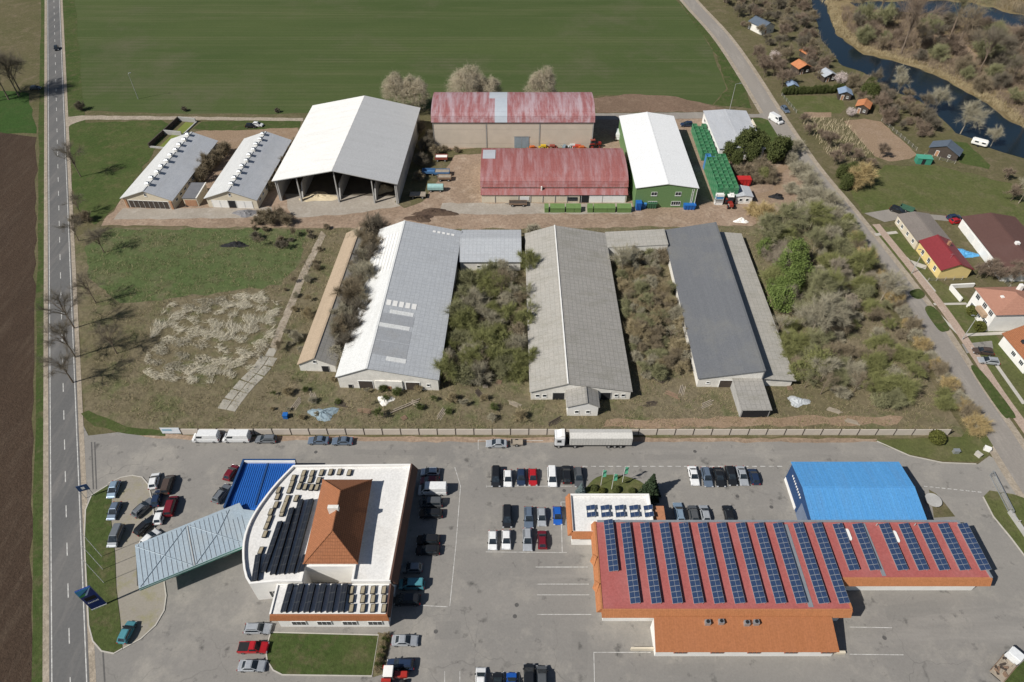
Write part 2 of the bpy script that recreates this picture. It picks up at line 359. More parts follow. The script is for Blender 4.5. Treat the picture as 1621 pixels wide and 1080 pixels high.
# right-hand street
st_c = smooth(px((1628,760),(1581,686),(1537,621),(1498,558),(1457,494),(1408,428),(1371,380),(1330,328),(1275,260),(1222,180),(1180,112),(1140,55),(1090,0)) + [(82,420),(70,600)], 4, 0, False)
st_c = [(st_c[0][0]+2.5, -20)] + [(st_c[0][0]+1.2, 55)] + st_c
struct(MB().strip(st_c, 9.2, .05).build('street_shoulder', m_shoulder))
struct(MB().strip(st_c, 6.0, .07).build('street', m_street))
pav = [(p[0]+6.6, p[1]) for p in st_c if p[1] < 172]
struct(MB().strip(pav, 2.2, .0, .10).build('street_pavement', m_pink))
patch('house_drive', px((1368,338),(1420,330),(1440,336),(1520,345),(1520,352),(1440,345),(1400,352)), .075, m_street, .1)
patch('parking_bay', px((1522,545),(1570,540),(1572,552),(1530,560)), .08, m_asph, .1)
for q in (((1440,462),(1455,458),(1464,468),(1455,474),(1444,470)), ((1464,490),(1478,487),(1502,518),(1497,525),(1485,522)), ((1538,585),(1553,588),(1605,655),(1598,661),(1585,655))):
    struct(MB().prism(smooth(px(*q), 4), 0, .16).build('planted_strip', m_verge))
# forecourt and main road
fc = px((140,690),(200,683),(300,693),(1388,699),(1440,722),(1492,733),(1548,735),(1566,722),(1640,760))+[(140,62),(140,-30),(-50,-30)]+[road(-60,3.3), road(-10,3.3), road(30,3.3), road(58,3.3)]
patch('forecourt', fc, .045, m_asph)
patch('fence_verge', px((200,682),(300,690),(1388,695),(1388,700),(860,701),(300,697),(230,692)), .05, m_dirt, .25)
struct(MB().sheet(band(-4.0,4.0), .055).build('road_shoulder', m_shoulder))
rdo = struct(MB().sheet(band(-3.0,3.0), .07).build('main_road', m_road))
for o in (-2.6, 2.6):
    MB().sheet(band(o-.09,o+.09), .08).build('edge_line', m_white_line, rdo)
dm = MB().sheet([(-.09,-1.5),(.09,-1.5),(.09,1.5),(-.09,1.5)], 0).mesh('centre_dash', m_white_line)
for i in range(46):
    p = road(-12+i*9.05, .15); link('centre_dash', dm, rdo, (p[0],p[1],.08), math.atan2(rd.y,rd.x)-math.pi/2)
patch('corner_verge', px((128,655),(140,650),(200,676),(262,683),(262,691),(200,687),(150,675)), .06, m_verge, .2)
patch('right_verge', px((1385,697),(1522,692),(1545,655),(1572,706),(1564,722),(1545,732),(1490,730),(1440,720),(1400,706)), .06, m_garden, .15)

for q in (((1050,1052),(1130,1050),(1132,1068),(1052,1070)),((560,712),(690,713),(690,722),(560,720)),((690,985),(730,984),(728,1012),(688,1013)),((1400,960),(1480,950),(1490,972),(1405,982)),((1020,720),(1100,720),(1102,728),(1020,728)),((300,900),(345,895),(350,912),(305,918)),((905,1000),(930,1000),(930,1060),(905,1060))):
    patch('asphalt_repair', px(*q), .048, m_patch, .12, 0, 1.5)
for q in ((896,741),(815,976),(818,958),(1167,786),(1221,803),(420,905),(690,1000),(1100,715),(500,716),(1400,1010),(300,760),(893,777)):
    p = W(*q); struct(MB().tube((p[0],p[1],.03),(p[0],p[1],.056),.38,.38,14).build('manhole_cover', m_manhole))
for a, b in (((145,700),(148,775)),((150,700),(153,775)),((163,1030),(166,1080)),):
    struct(MB().strip(px(a,b), .25, .03, .022).build('drain_channel', m_manhole))
ZG = lambda x,y: (60+x*.3887, 660+y*.3887)
grass_i = [ZG(*q) for q in ((285,280),(300,330),(298,420),(315,560),(320,700),(335,820),(345,945),(310,965),(260,955),(225,915),(208,850),(200,700),(190,500),(195,380),(220,320))]
paver_i = [ZG(*q) for q in ((288,272),(340,248),(385,240),(425,247),(450,277),(465,340),(475,420),(478,500),(400,530),(405,690),(515,672),(523,730),(515,790),(480,850),(420,905),(347,945),(337,820),(322,700),(317,560),(300,420),(302,330))]
struct(MB().prism(px(*grass_i), 0, .15).build('station_island_grass', m_verge))
struct(MB().prism(px(*paver_i), 0, .13).build('station_island_paving', m_paver))
ZS = lambda x,y: (340+x*.3704, 680+y*.3704)
lawn2 = [ZS(*q) for q in ((240,868),(700,880),(672,1055),(290,1050),(250,1030),(225,990),(218,940))]
struct(MB().prism(px(*lawn2), 0, .14).build('shop_lawn', m_verge))
struct(MB().prism(px(*[ZS(*q) for q in ((697,868),(757,880),(722,1045),(676,1060))]), 0, .12).build('shop_border', m_lot))
sp_i = [ (930,770),(945,756),(968,752),(995,756),(1018,766),(1020,785),(925,785)]
struct(MB().prism(smooth(px(*sp_i),3), 0, .14).build('flag_island', m_garden))
struct(MB().prism(px((1556,787),(1566,777),(1604,783),(1640,796),(1720,880),(1700,960),(1640,905),(1600,852),(1572,818)), 0, .14).build('gate_island', m_garden))
patch('rear_corner_grass', px((1470,775),(1482,782),(1512,818),(1478,820)), .06, m_base, .2)
patch('truck_verge', px((1590,1080),(1600,1065),(1640,1030),(1700,1080),(1700,1120),(1590,1120)), .06, m_verge, .3)
for pts in (grass_i[6:]+grass_i[:1], paver_i[0:8], paver_i[10:16]):
    struct(MB().strip(px(*pts), .22, 0, .18).build('kerb', m_kerb))
struct(MB().strip(px(*(lawn2+lawn2[:1])), .2, 0, .18).build('kerb', m_kerb))
struct(MB().strip(px((1556,787),(1572,818),(1600,852),(1640,905)), .2, 0, .18).build('kerb', m_kerb))
struct(MB().strip(px((1388,699),(1440,722),(1492,733),(1545,735)), .2, 0, .16).build('kerb', m_kerb))
mk = struct(MB().strip(px((848,898),(930,898)), .14, .052).build('bay_marking', m_white_line))
for a, b in (((850,925),(932,925)),((850,942),(933,942)),((850,973),(936,973)),((769,874),(897,875)),((888,795),(890,875)),((635,957),(709,961)),((720,740),(729,770)),((729,770),(722,860)),((722,860),(712,960)),
             ((888,795),(897,795)),((770,770),(905,770)),((770,768),(770,772)),((940,1033),(1030,1033)),((940,1033),(941,1080)),((1345,993),(1412,994)),((1345,1036),(1430,1037)),((768,1063),(768,1080)),((797,1063),(797,1080)),((822,1063),(822,1080)),((704,1063),(704,1080)),((728,1063),(728,1080)),((757,697),(757,712)),((757,697),(860,698))):
    MB().strip(px(a,b), .11, .052).build('bay_line', m_white_line, mk)
for i in range(24):
    a = 922+i*13.4
    if not 1086 < a < 1090: MB().strip(px((a,738.5),(a+8,738.6)), .16, .052).build('lane_dash', m_white_line, mk)
for i in range(10):
    a = 1462+i*9.5; MB().strip(px((a,770+i*1.0),(a+6,770.6+i*1.0)), .16, .052).build('lane_dash', m_white_line, mk)

# ------------------------------------------------------------------ buildings
def win(t, side, u, z, w, h, W_, D_, name='window', fm=None, gm=None, mull=1):
    """window on a wall: frame bars (mesh) with a pane child; side f/b/l/r of a W_ x D_ block"""
    fm = fm or m_frame; gm = gm or m_glass
    fr = MB(); b = .07
    fr.box(-w/2,-.09,0, -w/2+b,.0,h).box(w/2-b,-.09,0, w/2,.0,h).box(-w/2+b,-.088,0, w/2-b,0,b).box(-w/2+b,-.088,h-b, w/2-b,0,h)
    for k in range(mull):
        x = -w/2 + w*(k+1)/(mull+1); fr.box(x-.03,-.085,b, x+.03,0,h-b)
    fr.box(-w/2-.06,-.16,-.07, w/2+.06,0,-.005)
    pos = {'f':((u,0,z),0), 'b':((u,D_,z),math.pi), 'l':((0,u,z),-math.pi/2), 'r':((W_,u,z),math.pi/2)}[side]
    o = fr.build(name, fm, t, pos[0], pos[1])
    MB().box(-w/2+b,-.04,b, w/2-b,.02,h-b).build('pane', gm, o)
    return o
def door(t, side, u, w, h, W_, D_, mat, name='door', z=0):
    mb = MB().box(-w/2,-.06,z, w/2,.02,h+z)
    pos = {'f':((u,0,0),0), 'b':((u,D_,0),math.pi), 'l':((0,u,0),-math.pi/2), 'r':((W_,u,0),math.pi/2)}[side]
    o = mb.build(name, mat, t, pos[0], pos[1]); fr = MB()
    fr.box(-w/2-.1,-.1,z,-w/2,0,h+z+.1).box(w/2,-.1,z,w/2+.1,0,h+z+.1).box(-w/2,-.1,h+z,w/2,0,h+z+.1)
    fr.build('door_frame', m_frame if mat != m_dark else m_grey, o); return o
def hall(name, label, x0, y0, w, d, eave, ridge, rp, wall, rl, rr, rz=0, over=.35, eaveR=None, thick=.16, cat='building'):
    t = thing(name, label, cat, (x0,y0,0), rz); er = eave if eaveR is None else eaveR; xr = w*rp
    g = MB(); P = [(0,0),(w,0),(w,er),(xr,ridge),(0,eave)]; n = 5
    vs = [(a,0,b) for a,b in P] + [(a,d,b) for a,b in P]
    g.add(vs, [tuple(range(5)), tuple(range(9,4,-1))] + [(i,i+5,(i+1)%5+5,(i+1)%5) for i in range(5)])
    g.build('wall', wall, t)
    def slope(xa, za, xb, zb, mat):
        dx, dz = xb-xa, zb-za; L = math.hypot(dx,dz); ux, uz = dx/L, dz/L
        xa2, za2 = xa-ux*over, za-uz*over
        e = .02
        a = (xa2,-over,za2+e); b_ = (xb,-over,zb+e); c = (xb,d+over,zb+e); d_ = (xa2,d+over,za2+e)
        mb = MB(); mb.slab(a,b_,c,d_,thick) if xb > xa else mb.slab(b_,a,d_,c,thick)
        return mb.build('roof_slope', mat, t)
    if rp > 0: slope(0,eave,xr,ridge,rl)
    if rp < 1: slope(w,er,xr,ridge,rr)
    if 0 < rp < 1: MB().box(xr-.25,-over,ridge+thick-.02, xr+.25,d+over,ridge+thick+.07).build('ridge_cap', rl, t)
    return t

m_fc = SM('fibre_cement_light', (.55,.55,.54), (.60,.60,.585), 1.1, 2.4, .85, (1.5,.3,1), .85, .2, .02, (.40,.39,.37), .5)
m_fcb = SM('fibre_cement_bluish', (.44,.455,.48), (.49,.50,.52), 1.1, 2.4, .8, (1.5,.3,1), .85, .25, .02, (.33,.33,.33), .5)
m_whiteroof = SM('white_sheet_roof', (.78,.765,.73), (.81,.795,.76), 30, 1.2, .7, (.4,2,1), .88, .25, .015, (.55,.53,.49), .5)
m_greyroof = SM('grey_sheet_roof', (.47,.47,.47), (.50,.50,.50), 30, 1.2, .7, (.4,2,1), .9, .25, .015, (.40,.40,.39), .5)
m_newwhite = SM('new_white_roof', (.80,.80,.79), (.82,.82,.81), 40, 1.0, .55, None, .93, .3, .01, (.70,.70,.69), .3)
m_green = SM('green_cladding', (.16,.27,.11), (.17,.285,.12), .5, 20, .55, None, .85, .3, .02, (.14,.22,.10), .3)
m_redrust = SM('weathered_red_roof', (.29,.10,.10), (.34,.15,.15), .9, 6, .65, (2.2,.22,1), .7, .3, .05, (.47,.39,.42), 1.0, .42, .64)
m_redrust2 = SM('weathered_red_roof_front', (.29,.095,.088), (.33,.125,.115), .9, 6, .65, (2.2,.22,1), .75, .3, .05, (.43,.30,.31), .9, .44, .68)
m_panel = M('cream_panel', (.58,.50,.41), .9, .1, .3)
m_tan = SM('tan_roof', (.40,.31,.22), (.43,.335,.24), 1.1, 1.1, .85, (2,.3,1), .8, .2, .03, (.32,.25,.18), .6)
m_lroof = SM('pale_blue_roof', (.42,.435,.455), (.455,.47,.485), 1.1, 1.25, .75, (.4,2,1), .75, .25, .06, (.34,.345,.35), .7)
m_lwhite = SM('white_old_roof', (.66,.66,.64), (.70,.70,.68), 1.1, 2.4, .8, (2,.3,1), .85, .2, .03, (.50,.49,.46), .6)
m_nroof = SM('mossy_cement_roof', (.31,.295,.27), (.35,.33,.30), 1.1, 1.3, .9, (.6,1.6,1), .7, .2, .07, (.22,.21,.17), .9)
m_nroofl = SM('mossy_cement_roof_sunlit', (.36,.345,.31), (.40,.375,.335), 1.1, 1.3, .9, (.6,1.6,1), .75, .2, .06, (.26,.245,.20), .9)  # lighter copy of the same sheets, sunlight put into the colour
m_proof = SM('dark_bitumen_roof', (.135,.14,.15), (.15,.155,.165), 1.0, 30, .8, (.3,.3,1), .85, .3, .02, (.24,.23,.19), .5)
m_whitewash = M('flaking_whitewash', (.74,.71,.65), .95, .22, .7)

# pig barns
def pig_barn(x0, y0, w, d, rz, label, doors):
    t = hall('pig_barn', label, x0, y0, w, d, 3.4, 6.2, .5, m_cream, m_fc, m_fcb, rz, .5)
    vb = MB().box(-.45,-.45,-.6,.45,.45,.75).mesh('ridge_vent', m_whitewash)
    cap = MB().hexa([(-.65,-.65,.75),(.65,-.65,.75),(.65,.65,.75),(-.65,.65,.75)], [(-.3,-.3,1.05),(.3,-.3,1.05),(.3,.3,1.05),(-.3,.3,1.05)]).mesh('vent_cap', m_steel)
    for i in range(10):
        v = link('ridge_vent', vb, t, (w/2+.15*(-1)**i, 3+i*(d-5)/9, 6.35)); link('vent_cap', cap, v)
    for i in range(11): win(t, 'r', 2.5+i*(d-5)/10, 1.5, 1.3, .8, w, d)
    for i in range(11): win(t, 'l', 2.5+i*(d-5)/10, 1.5, 1.3, .8, w, d)
    win(t, 'f', w/2, 4.3, .7, .9, w, d, mull=0)
    if doors == 'boards':
        for i in range(8): door(t, 'f', 2.3+i*(w-4.6)/7, (w-4.6)/7-.1, 2.6, w, d, m_darkwood, 'board_door')
        MB().box(.3,-.25,0,1.0,0,2.9).build('brick_pier', m_brick, t); MB().box(w-1.0,-.25,0,w-.3,0,2.9).build('brick_pier', m_brick, t)
    else:
        for i in (0,1,3,4): door(t, 'f', 2.6+i*2.55, 2.3, 2.5, w, d, m_white, 'leaf_door')
        door(t, 'f', 2.6+2*2.55, 2.2, 2.6, w, d, m_dark, 'doorway')
    return t
pig_barn(-119.2, 178.6, 15.6, 35.6, R(-4.3), 'grey ridge-vented pig barn with dark board doors beside the meadow', 'boards')
pig_barn(-93.6, 178.6, 15.6, 35.8, R(-3.4), 'grey ridge-vented pig barn with white leaf doors beside the big open hall', 'leaf')
t = thing('feed_shed', 'small flat-roofed brick shed between the two pig barns', 'shed', (-101.0,179,0), R(-1))
MB().box(0,0,0,4.2,8.4,2.9).build('wall', m_cream, t); MB().box(.3,-.08,.2,3.9,-.001,2.3).build('brick_infill', m_brick, t)
MB().box(-.2,-.2,2.91,4.4,8.6,3.1).build('roof', M('bitumen_flat', (.16,.16,.17), .9), t)
MB().box(4.1,-.25,3.05,4.5,8.65,3.2).build('roof_edge', m_whitewash, t)

# big open hall
t = thing('open_hall', 'large open-fronted hall with white and grey sheet roof', 'hall', (-72.6,182,0), R(-2.6))
w, d, ea, ri = 37.5, 48.5, 7.4, 11.4
for nm, x0, x1 in (('wall',0,.3),('wall',w-.3,w)): MB().box(x0,0,0,x1,d,ea).build(nm, m_grey, t)
gb = MB(); P = [(0,0),(w,0),(w,ea),(w/2,ri),(0,ea)]
gb.add([(a,d-.3,b) for a,b in P]+[(a,d,b) for a,b in P], [tuple(range(5)),tuple(range(9,4,-1))]+[(i,i+5,(i+1)%5+5,(i+1)%5) for i in range(5)]); gb.build('wall', m_darkwood, t); MB().box(.5,4,.05,w-.5,d-.4,.09).build('shade_dark_floor', M('floor_shade_tone', (.10,.085,.065), .95, .3, .4), t)  # back wall and floor coloured dark to paint in the interior shade
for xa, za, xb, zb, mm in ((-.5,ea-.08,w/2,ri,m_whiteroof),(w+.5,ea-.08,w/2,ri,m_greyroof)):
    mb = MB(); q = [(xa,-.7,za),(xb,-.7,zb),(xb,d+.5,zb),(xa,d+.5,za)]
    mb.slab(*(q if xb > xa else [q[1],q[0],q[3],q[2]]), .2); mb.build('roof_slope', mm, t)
for x in (.6, 6.9, w/2, 29.9, w-.6):
    h = ea + (ri-ea)*(1-abs(x-w/2)/(w/2)) - .15
    MB().hexa([(x-.22,-.1,0),(x+.22,-.1,0),(x+.22,.8,0),(x-.22,.8,0)], [(x-.12,.2,h),(x+.12,.2,h),(x+.12,.5,h),(x-.12,.5,h)]).build('column', m_grey, t)
for x in (6.9, w/2, 29.9):
    MB().hexa([(x-.25,1.3,0),(x+.25,1.3,0),(x+.25,42,0),(x-.25,42,0)], [(x-.15,3.5,4.6),(x+.15,3.5,4.6),(x+.15,42,4.6),(x-.15,42,4.6)]).build('partition_wall', m_grey, t)
for s in (0,1):
    a = (.2,-.05,ea-.35) if not s else (w-.2,-.05,ea-.35)
    MB().tube(a, (w/2,-.05,ri-.35), .14, .14, 5).build('truss_beam', m_steel, t)
for i in range(6):
    y = 6+i*7.5
    MB().tube((.4,y,ea-.4),(w/2,y,ri-.4),.12,.12,4).tube((w-.4,y,ea-.4),(w/2,y,ri-.4),.12,.12,4).build('roof_truss', m_steel, t)

# barrel-roofed halls
def barrel(name, label, x0, y0, w, d, eave, rise, wall, roofm, rz=0, nseg=10, over=.3):
    t = thing(name, label, 'hall', (x0,y0,0), rz); prof = []
    for i in range(nseg+1):
        a = math.pi*i/nseg; u = -math.cos(a)
        prof.append((d/2 + u*d/2, eave + rise*(math.sin(a)**.75)))
    P = [(0,0)] + prof + [(d,0)]; n = len(P); g = MB()
    g.add([(0,a,b) for a,b in P]+[(w,a,b) for a,b in P], [tuple(range(n)), tuple(range(2*n-1,n-1,-1))]+[(i,i+n,(i+1)%n+n,(i+1)%n) for i in range(n)])
    g.build('wall', wall, t); return t, prof
def barrel_roof(t, prof, x0, x1, mat, lift=.05, i0=0, i1=None, name='roof_strip'):
    i1 = i1 or len(prof)-1; mb = MB()
    for i in range(i0, i1):
        a, b = prof[i], prof[i+1]
        mb.slab((x0,a[0],a[1]+lift),(x1,a[0],a[1]+lift),(x1,b[0],b[1]+lift),(x0,b[0],b[1]+lift), .1)
    return mb.build(name, mat, t)
t, pr = barrel('seed_store', 'tall cream panel store with red barrel roof and grey patch', -26.8, 214.8, 54.3, 18, 9.8, 3.6, m_panel, m_redrust)
pr[0] = (-.5, pr[0][1]-.25)
for a, b in ((-.4,19),(25.2,54.7)): barrel_roof(t, pr, a, b, m_redrust)
barrel_roof(t, pr, 19, 21.0, m_redrust, .05, 0, 5); barrel_roof(t, pr, 21.0, 25.2, M('grey_roof_patch', (.42,.46,.50), .6, .06), .052, 0, 5); barrel_roof(t, pr, 19, 25.2, M('grey_roof_patch_top', (.44,.47,.50), .6, .06), .054, 5, 10)
for i in range(4): MB().box(i*18.1-.12+(.12 if i == 0 else 0),-.25,0,i*18.1+.12,-.001,9.7).build('pier', m_grey, t)
for k in range(3):
    for z0, z1 in ((.05,1.7),(1.76,6.9),(6.96,9.3)):
        MB().box(k*18.1+.2,-.14,z0,(k+1)*18.1-.2,-.002,z1).build('wall_panel', m_panel, t)
o = MB().box(27.6,-.26,0,32.6,-.141,4.2).build('sliding_door', M('blue_grey_door', (.26,.31,.35), .6), t)
MB().box(30.05,-.30,0,30.15,-.261,4.2).build('door_rail', m_steel, o); MB().box(27.4,-.32,4.2,32.8,-.262,4.4).build('door_rail', m_steel, o)
MB().box(-.1,6.2,6.5,.02,7.2,8.6).build('vent_opening', m_dark, t)
t, pr = barrel('workshop_hall', 'low cream workshop with faded red barrel roof and lean-to', -9.5, 183.0, 45.1, 21, 4.6, 3.3, m_cream, m_redrust2)
pr[0] = (-.3, pr[0][1]-.2)
barrel_roof(t, pr, -.3, 45.4, m_redrust2); barrel_roof(t, pr, .2, 4.2, M('grey_roof_patch_small', (.44,.46,.49), .6, .06), .16, 5, 7)
MB().box(.1,-2,0,45,-.02,2.85).build('lean_to_wall', m_cream, t)
MB().slab((-.2,-2.3,2.86),(45.3,-2.3,2.86),(45.3,.1,3.95),(-.2,.1,3.95),.1).build('lean_to_roof', m_redrust2, t)
for x in (4.2,11.5,15.2,19,22.8,26.6,31.0,37.5): MB().box(x-.08,-2.15,0,x+.08,-2.001,2.8).build('drain_pipe', m_grey, t)
MB().box(30.5,-2.1,.05,33.3,-2.001,2.6).build('doorway', m_dark, t)
MB().box(33.5,-2.09,.05,44.6,-2.001,2.75).build('white_panel', m_white, t)
MB().box(26.5,-2.12,.7,29.8,-2.001,2.0).build('window', m_glass, t); MB().box(12,-2.12,.9,14.8,-2.001,2.2).build('window', m_frame, t)
MB().box(18.4,-.9,3.4,18.8,-.4,4.9).build('chimney', m_whitewash, t)

# green hall
t = hall('green_hall', 'green clad hall with bright white roof and four gable windows', 37.6, 178.3, 18.5, 45.3, 7.0, 8.4, .5, m_green, m_newwhite, m_newwhite, 0, .3)
for u in (5.6,12.9):
    win(t,'f',u,4.3,1.8,1.3,18.5,45); win(t,'f',u-(.2 if u>9 else .1),.9,2.8,1.4,18.5,45,mull=3)
win(t,'f',12.9,.9,.01,.01,18.5,45) if False else None
MB().tube((18.35,-.35,0),(18.35,-.35,6.8),.07,.07,6).build('drain_pipe', m_frame, t)
MB().box(17.0,-.12,0,17.1,-.02,6.6).box(17.5,-.12,0,17.6,-.02,6.6).build('ladder_rail', m_frame, t)
for i in range(12): MB().box(17.1,-.1,.3+i*.5,17.5,-.05,.36+i*.5).build('ladder_rung', m_frame, t)
# grey shed behind the crates
t = hall('store_shed', 'pale shed with grey two-pitch roof beside the lane', 69.5, 207, 15, 26.5, 4.0, 4.5, .5, m_white, m_fcb, m_fcb, 0, .3, cat='shed')
for i in range(6): win(t,'l',3+i*4,1.6,1.8,1.2,15,26.5)
MB().add([(15.2,14,.0),(15.2,19,0),(15.2,19,4.9),(15.2,14,4.9),(15.5,14,0),(15.5,19,0),(15.5,19,4.9),(15.5,14,4.9)],[(0,1,2,3),(7,6,5,4),(0,4,5,1),(2,6,7,3),(1,5,6,2),(0,3,7,4)]).build('parapet', m_cream, t)
t = hall('office_hut', 'tiny white hut with two windows by the crate stack', 69.3, 180.4, 5, 5.5, 2.5, 2.9, .5, m_white, m_fcb, m_fcb, 0, .2, cat='hut')
win(t,'f',1.5,.9,.9,1.0,5,5.5,mull=0); win(t,'f',3.5,.9,.9,1.0,5,5.5,mull=0)

# derelict halls
t = hall('derelict_barn', 'narrow derelict barn with tan roof slope among shrubs', -50.3, 110, 8.6, 51.5, 2.4, 4.6, .47, m_whitewash, m_tan, m_nroof, R(-3.0), .3)
win(t,'f',4.0,2.9,.8,.9,8.6,51,mull=0); door(t,'f',6.2,1.6,2.0,8.6,51,m_dark,'doorway')
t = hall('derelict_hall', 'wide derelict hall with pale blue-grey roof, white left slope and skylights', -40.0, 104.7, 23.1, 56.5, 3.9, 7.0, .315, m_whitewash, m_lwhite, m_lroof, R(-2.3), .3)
def on_right(x, y, lift=.2): return (x, y, 7.0-(x-23.1*.315)*(3.1/(23.1*.685))+lift)
for i in range(5):
    x = 8.0+i*1.55; MB().slab(on_right(x,21.3),on_right(x+1.1,21.3),on_right(x+1.1,23.2),on_right(x,23.2),.06).build('skylight', m_white, t)
for y, a, b, mm in ((18.6,9.3,15,m_lwhite),(13.6,7.6,14.8,m_lwhite),(3.0,11.0,15.5,m_lwhite)):
    MB().slab(on_right(a,y),on_right(b,y),on_right(b,y+1.3),on_right(a,y+1.3),.04).build('replaced_sheet', mm, t)
dk = SM('grey_replaced_roof', (.33,.34,.355), (.36,.37,.385), 1.1, 1.25, .75, None, .75)
for y0, y1 in ((15.0,18.4),(9.2,13.4),(4.4,9.0)):
    MB().slab(on_right(7.6,y0,.18),on_right(15.4,y0,.18),on_right(15.4,y1,.18),on_right(7.6,y1,.18),.03).build('replaced_sheet', dk, t)
for i in range(6):
    x = 1.2+i*.95; z = 3.9+3.1*x/7.28
    MB().slab((x,35,z+.2),(x+.45,35,z+.4),(x+.45,52,z+.4),(x,52,z+.2),.06).build('roof_batten', m_white, t)
for i in range(5): MB().slab(on_right(15.5+i*1.3,53.8),on_right(16.3+i*1.3,53.8),on_right(16.3+i*1.3,54.6),on_right(15.5+i*1.3,54.6),.06).build('skylight', m_white, t)
door(t,'f',6.3,3.2,2.6,23.1,56,m_darkwood,'gate'); door(t,'f',17.2,3.2,2.6,23.1,56,m_darkwood,'gate'); door(t,'f',2.6,.9,1.2,23.1,56,m_dark,'doorway')
MB().box(8.6,-.3,0,14.8,-.01,3.0).build('gable_buttress', m_whitewash, t); MB().box(10.6,-.36,.2,12.2,-.301,1.3).build('brick_patch', m_brick, t)
win(t,'f',20.8,1.4,.8,.8,23.1,56,mull=0)
t = hall('derelict_annex', 'low derelict annex with blue-grey roof behind the overgrown courtyard', -14.2, 147.6, 16.5, 13.8, 3.0, 3.01, .5, m_whitewash, m_lroof, m_lroof, 0, .02)
MB().slab((-.3,-.4,3.2),(16.8,-.4,3.2),(16.8,9,4.3),(-.3,9,4.3),.14).build('roof_slope', m_lroof, t); MB().slab((-.3,9,4.3),(16.8,9,4.3),(16.8,14.2,3.4),(-.3,14.2,3.4),.14).build('roof_slope', m_lroof, t)
MB().prism([(.05,0),(16.4,0),(16.4,13.8),(.05,13.8)],3.1,3.3).build('eave_beam', m_whitewash, t)
for u in (5,7.6,13): win(t,'f',u,1.0,.9,.9,16.5,14,mull=0)
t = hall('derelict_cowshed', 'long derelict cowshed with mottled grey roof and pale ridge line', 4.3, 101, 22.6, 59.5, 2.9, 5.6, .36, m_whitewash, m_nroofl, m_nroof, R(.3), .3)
MB().box(8.0,-.3,5.75,8.3,59.8,5.95).build('ridge_line', m_white, t)
for u in (1.5,3.1,19.4,21.0): win(t,'f',u,1.0,.9,.9,22.6,59,mull=0)
door(t,'f',6.3,2.6,2.4,22.6,59,m_dark,'doorway'); door(t,'f',17.0,2.2,2.4,22.6,59,m_dark,'doorway')
t = hall('derelict_porch', 'gabled porch with two square windows in front of the mottled cowshed', 12.3, 96.3, 6.8, 4.6, 3.2, 4.6, .6, m_white, m_nroof, m_nroof, 0, .25)
MB().box(3.3,4.65,4.2,4.9,12.5,4.5).build('ridge_beam', m_nroof, t)
for xa, za, xb, zb in ((-.25,3.2,4.1,4.72),(7.05,3.2,4.1,4.72)):
    mb = MB(); q = [(xa,4.86,za),(xb,4.86,zb),(xb,11.5,zb+.25),(xa,8.0,za+.35)]; mb.slab(*(q if xb > xa else [q[1],q[0],q[3],q[2]]), .12); mb.build('roof_slope', m_nroof, t)
for u in (2.1,4.6): win(t,'f',u,1.0,.9,.9,6.8,4.6,mull=0)
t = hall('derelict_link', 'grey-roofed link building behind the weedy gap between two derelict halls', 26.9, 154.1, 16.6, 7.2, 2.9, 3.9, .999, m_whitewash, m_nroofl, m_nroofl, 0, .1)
t = hall('derelict_shed_hall', 'derelict hall with dark single-pitch roof and weathered lean-to', 43.0, 104.9, 14.2, 57, 3.0, 5.9, .999, m_whitewash, m_proof, m_proof, R(-.9), .3)
r0 = MB()
t2 = MB().box(14.5,.5,0,21.8,56.5,2.2).build('lean_to_wall', m_whitewash, t)
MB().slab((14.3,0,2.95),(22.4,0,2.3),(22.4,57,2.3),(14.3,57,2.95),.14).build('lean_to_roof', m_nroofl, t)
for i in range(13): MB().box(14.2,2.5+i*4.2,3.2,14.45,4.9+i*4.2,4.9).build('strip_window', m_glass, t)
for i in range(6): MB().tube((14.6,6+i*8.5,2.9),(14.6,6+i*8.5,4.2),.3,.3,6).build('vent_pipe', m_white, t)
door(t,'f',6.5,3.0,2.4,14.2,57,m_darkwood,'gate'); win(t,'f',2.3,1.3,.8,.6,14.2,57,mull=0)
t = thing('derelict_entrance_shed', 'flat-roofed entrance shed in front of the dark-roofed hall', 'shed', (50.8,95.9,0), R(.5))
MB().box(0,0,0,6.4,8.7,2.6).build('wall', m_grey, t); MB().slab((-.2,-.3,2.62),(6.6,-.3,2.62),(6.6,8.9,3.1),(-.2,8.9,3.1),.15).build('roof', m_nroof, t)
MB().box(.1,.1,2.55,6.3,8.6,2.64).build('wall_plate', m_grey, t); MB().box(.3,-.08,0,6.1,-.001,2.2).build('doorway', m_dark, t)

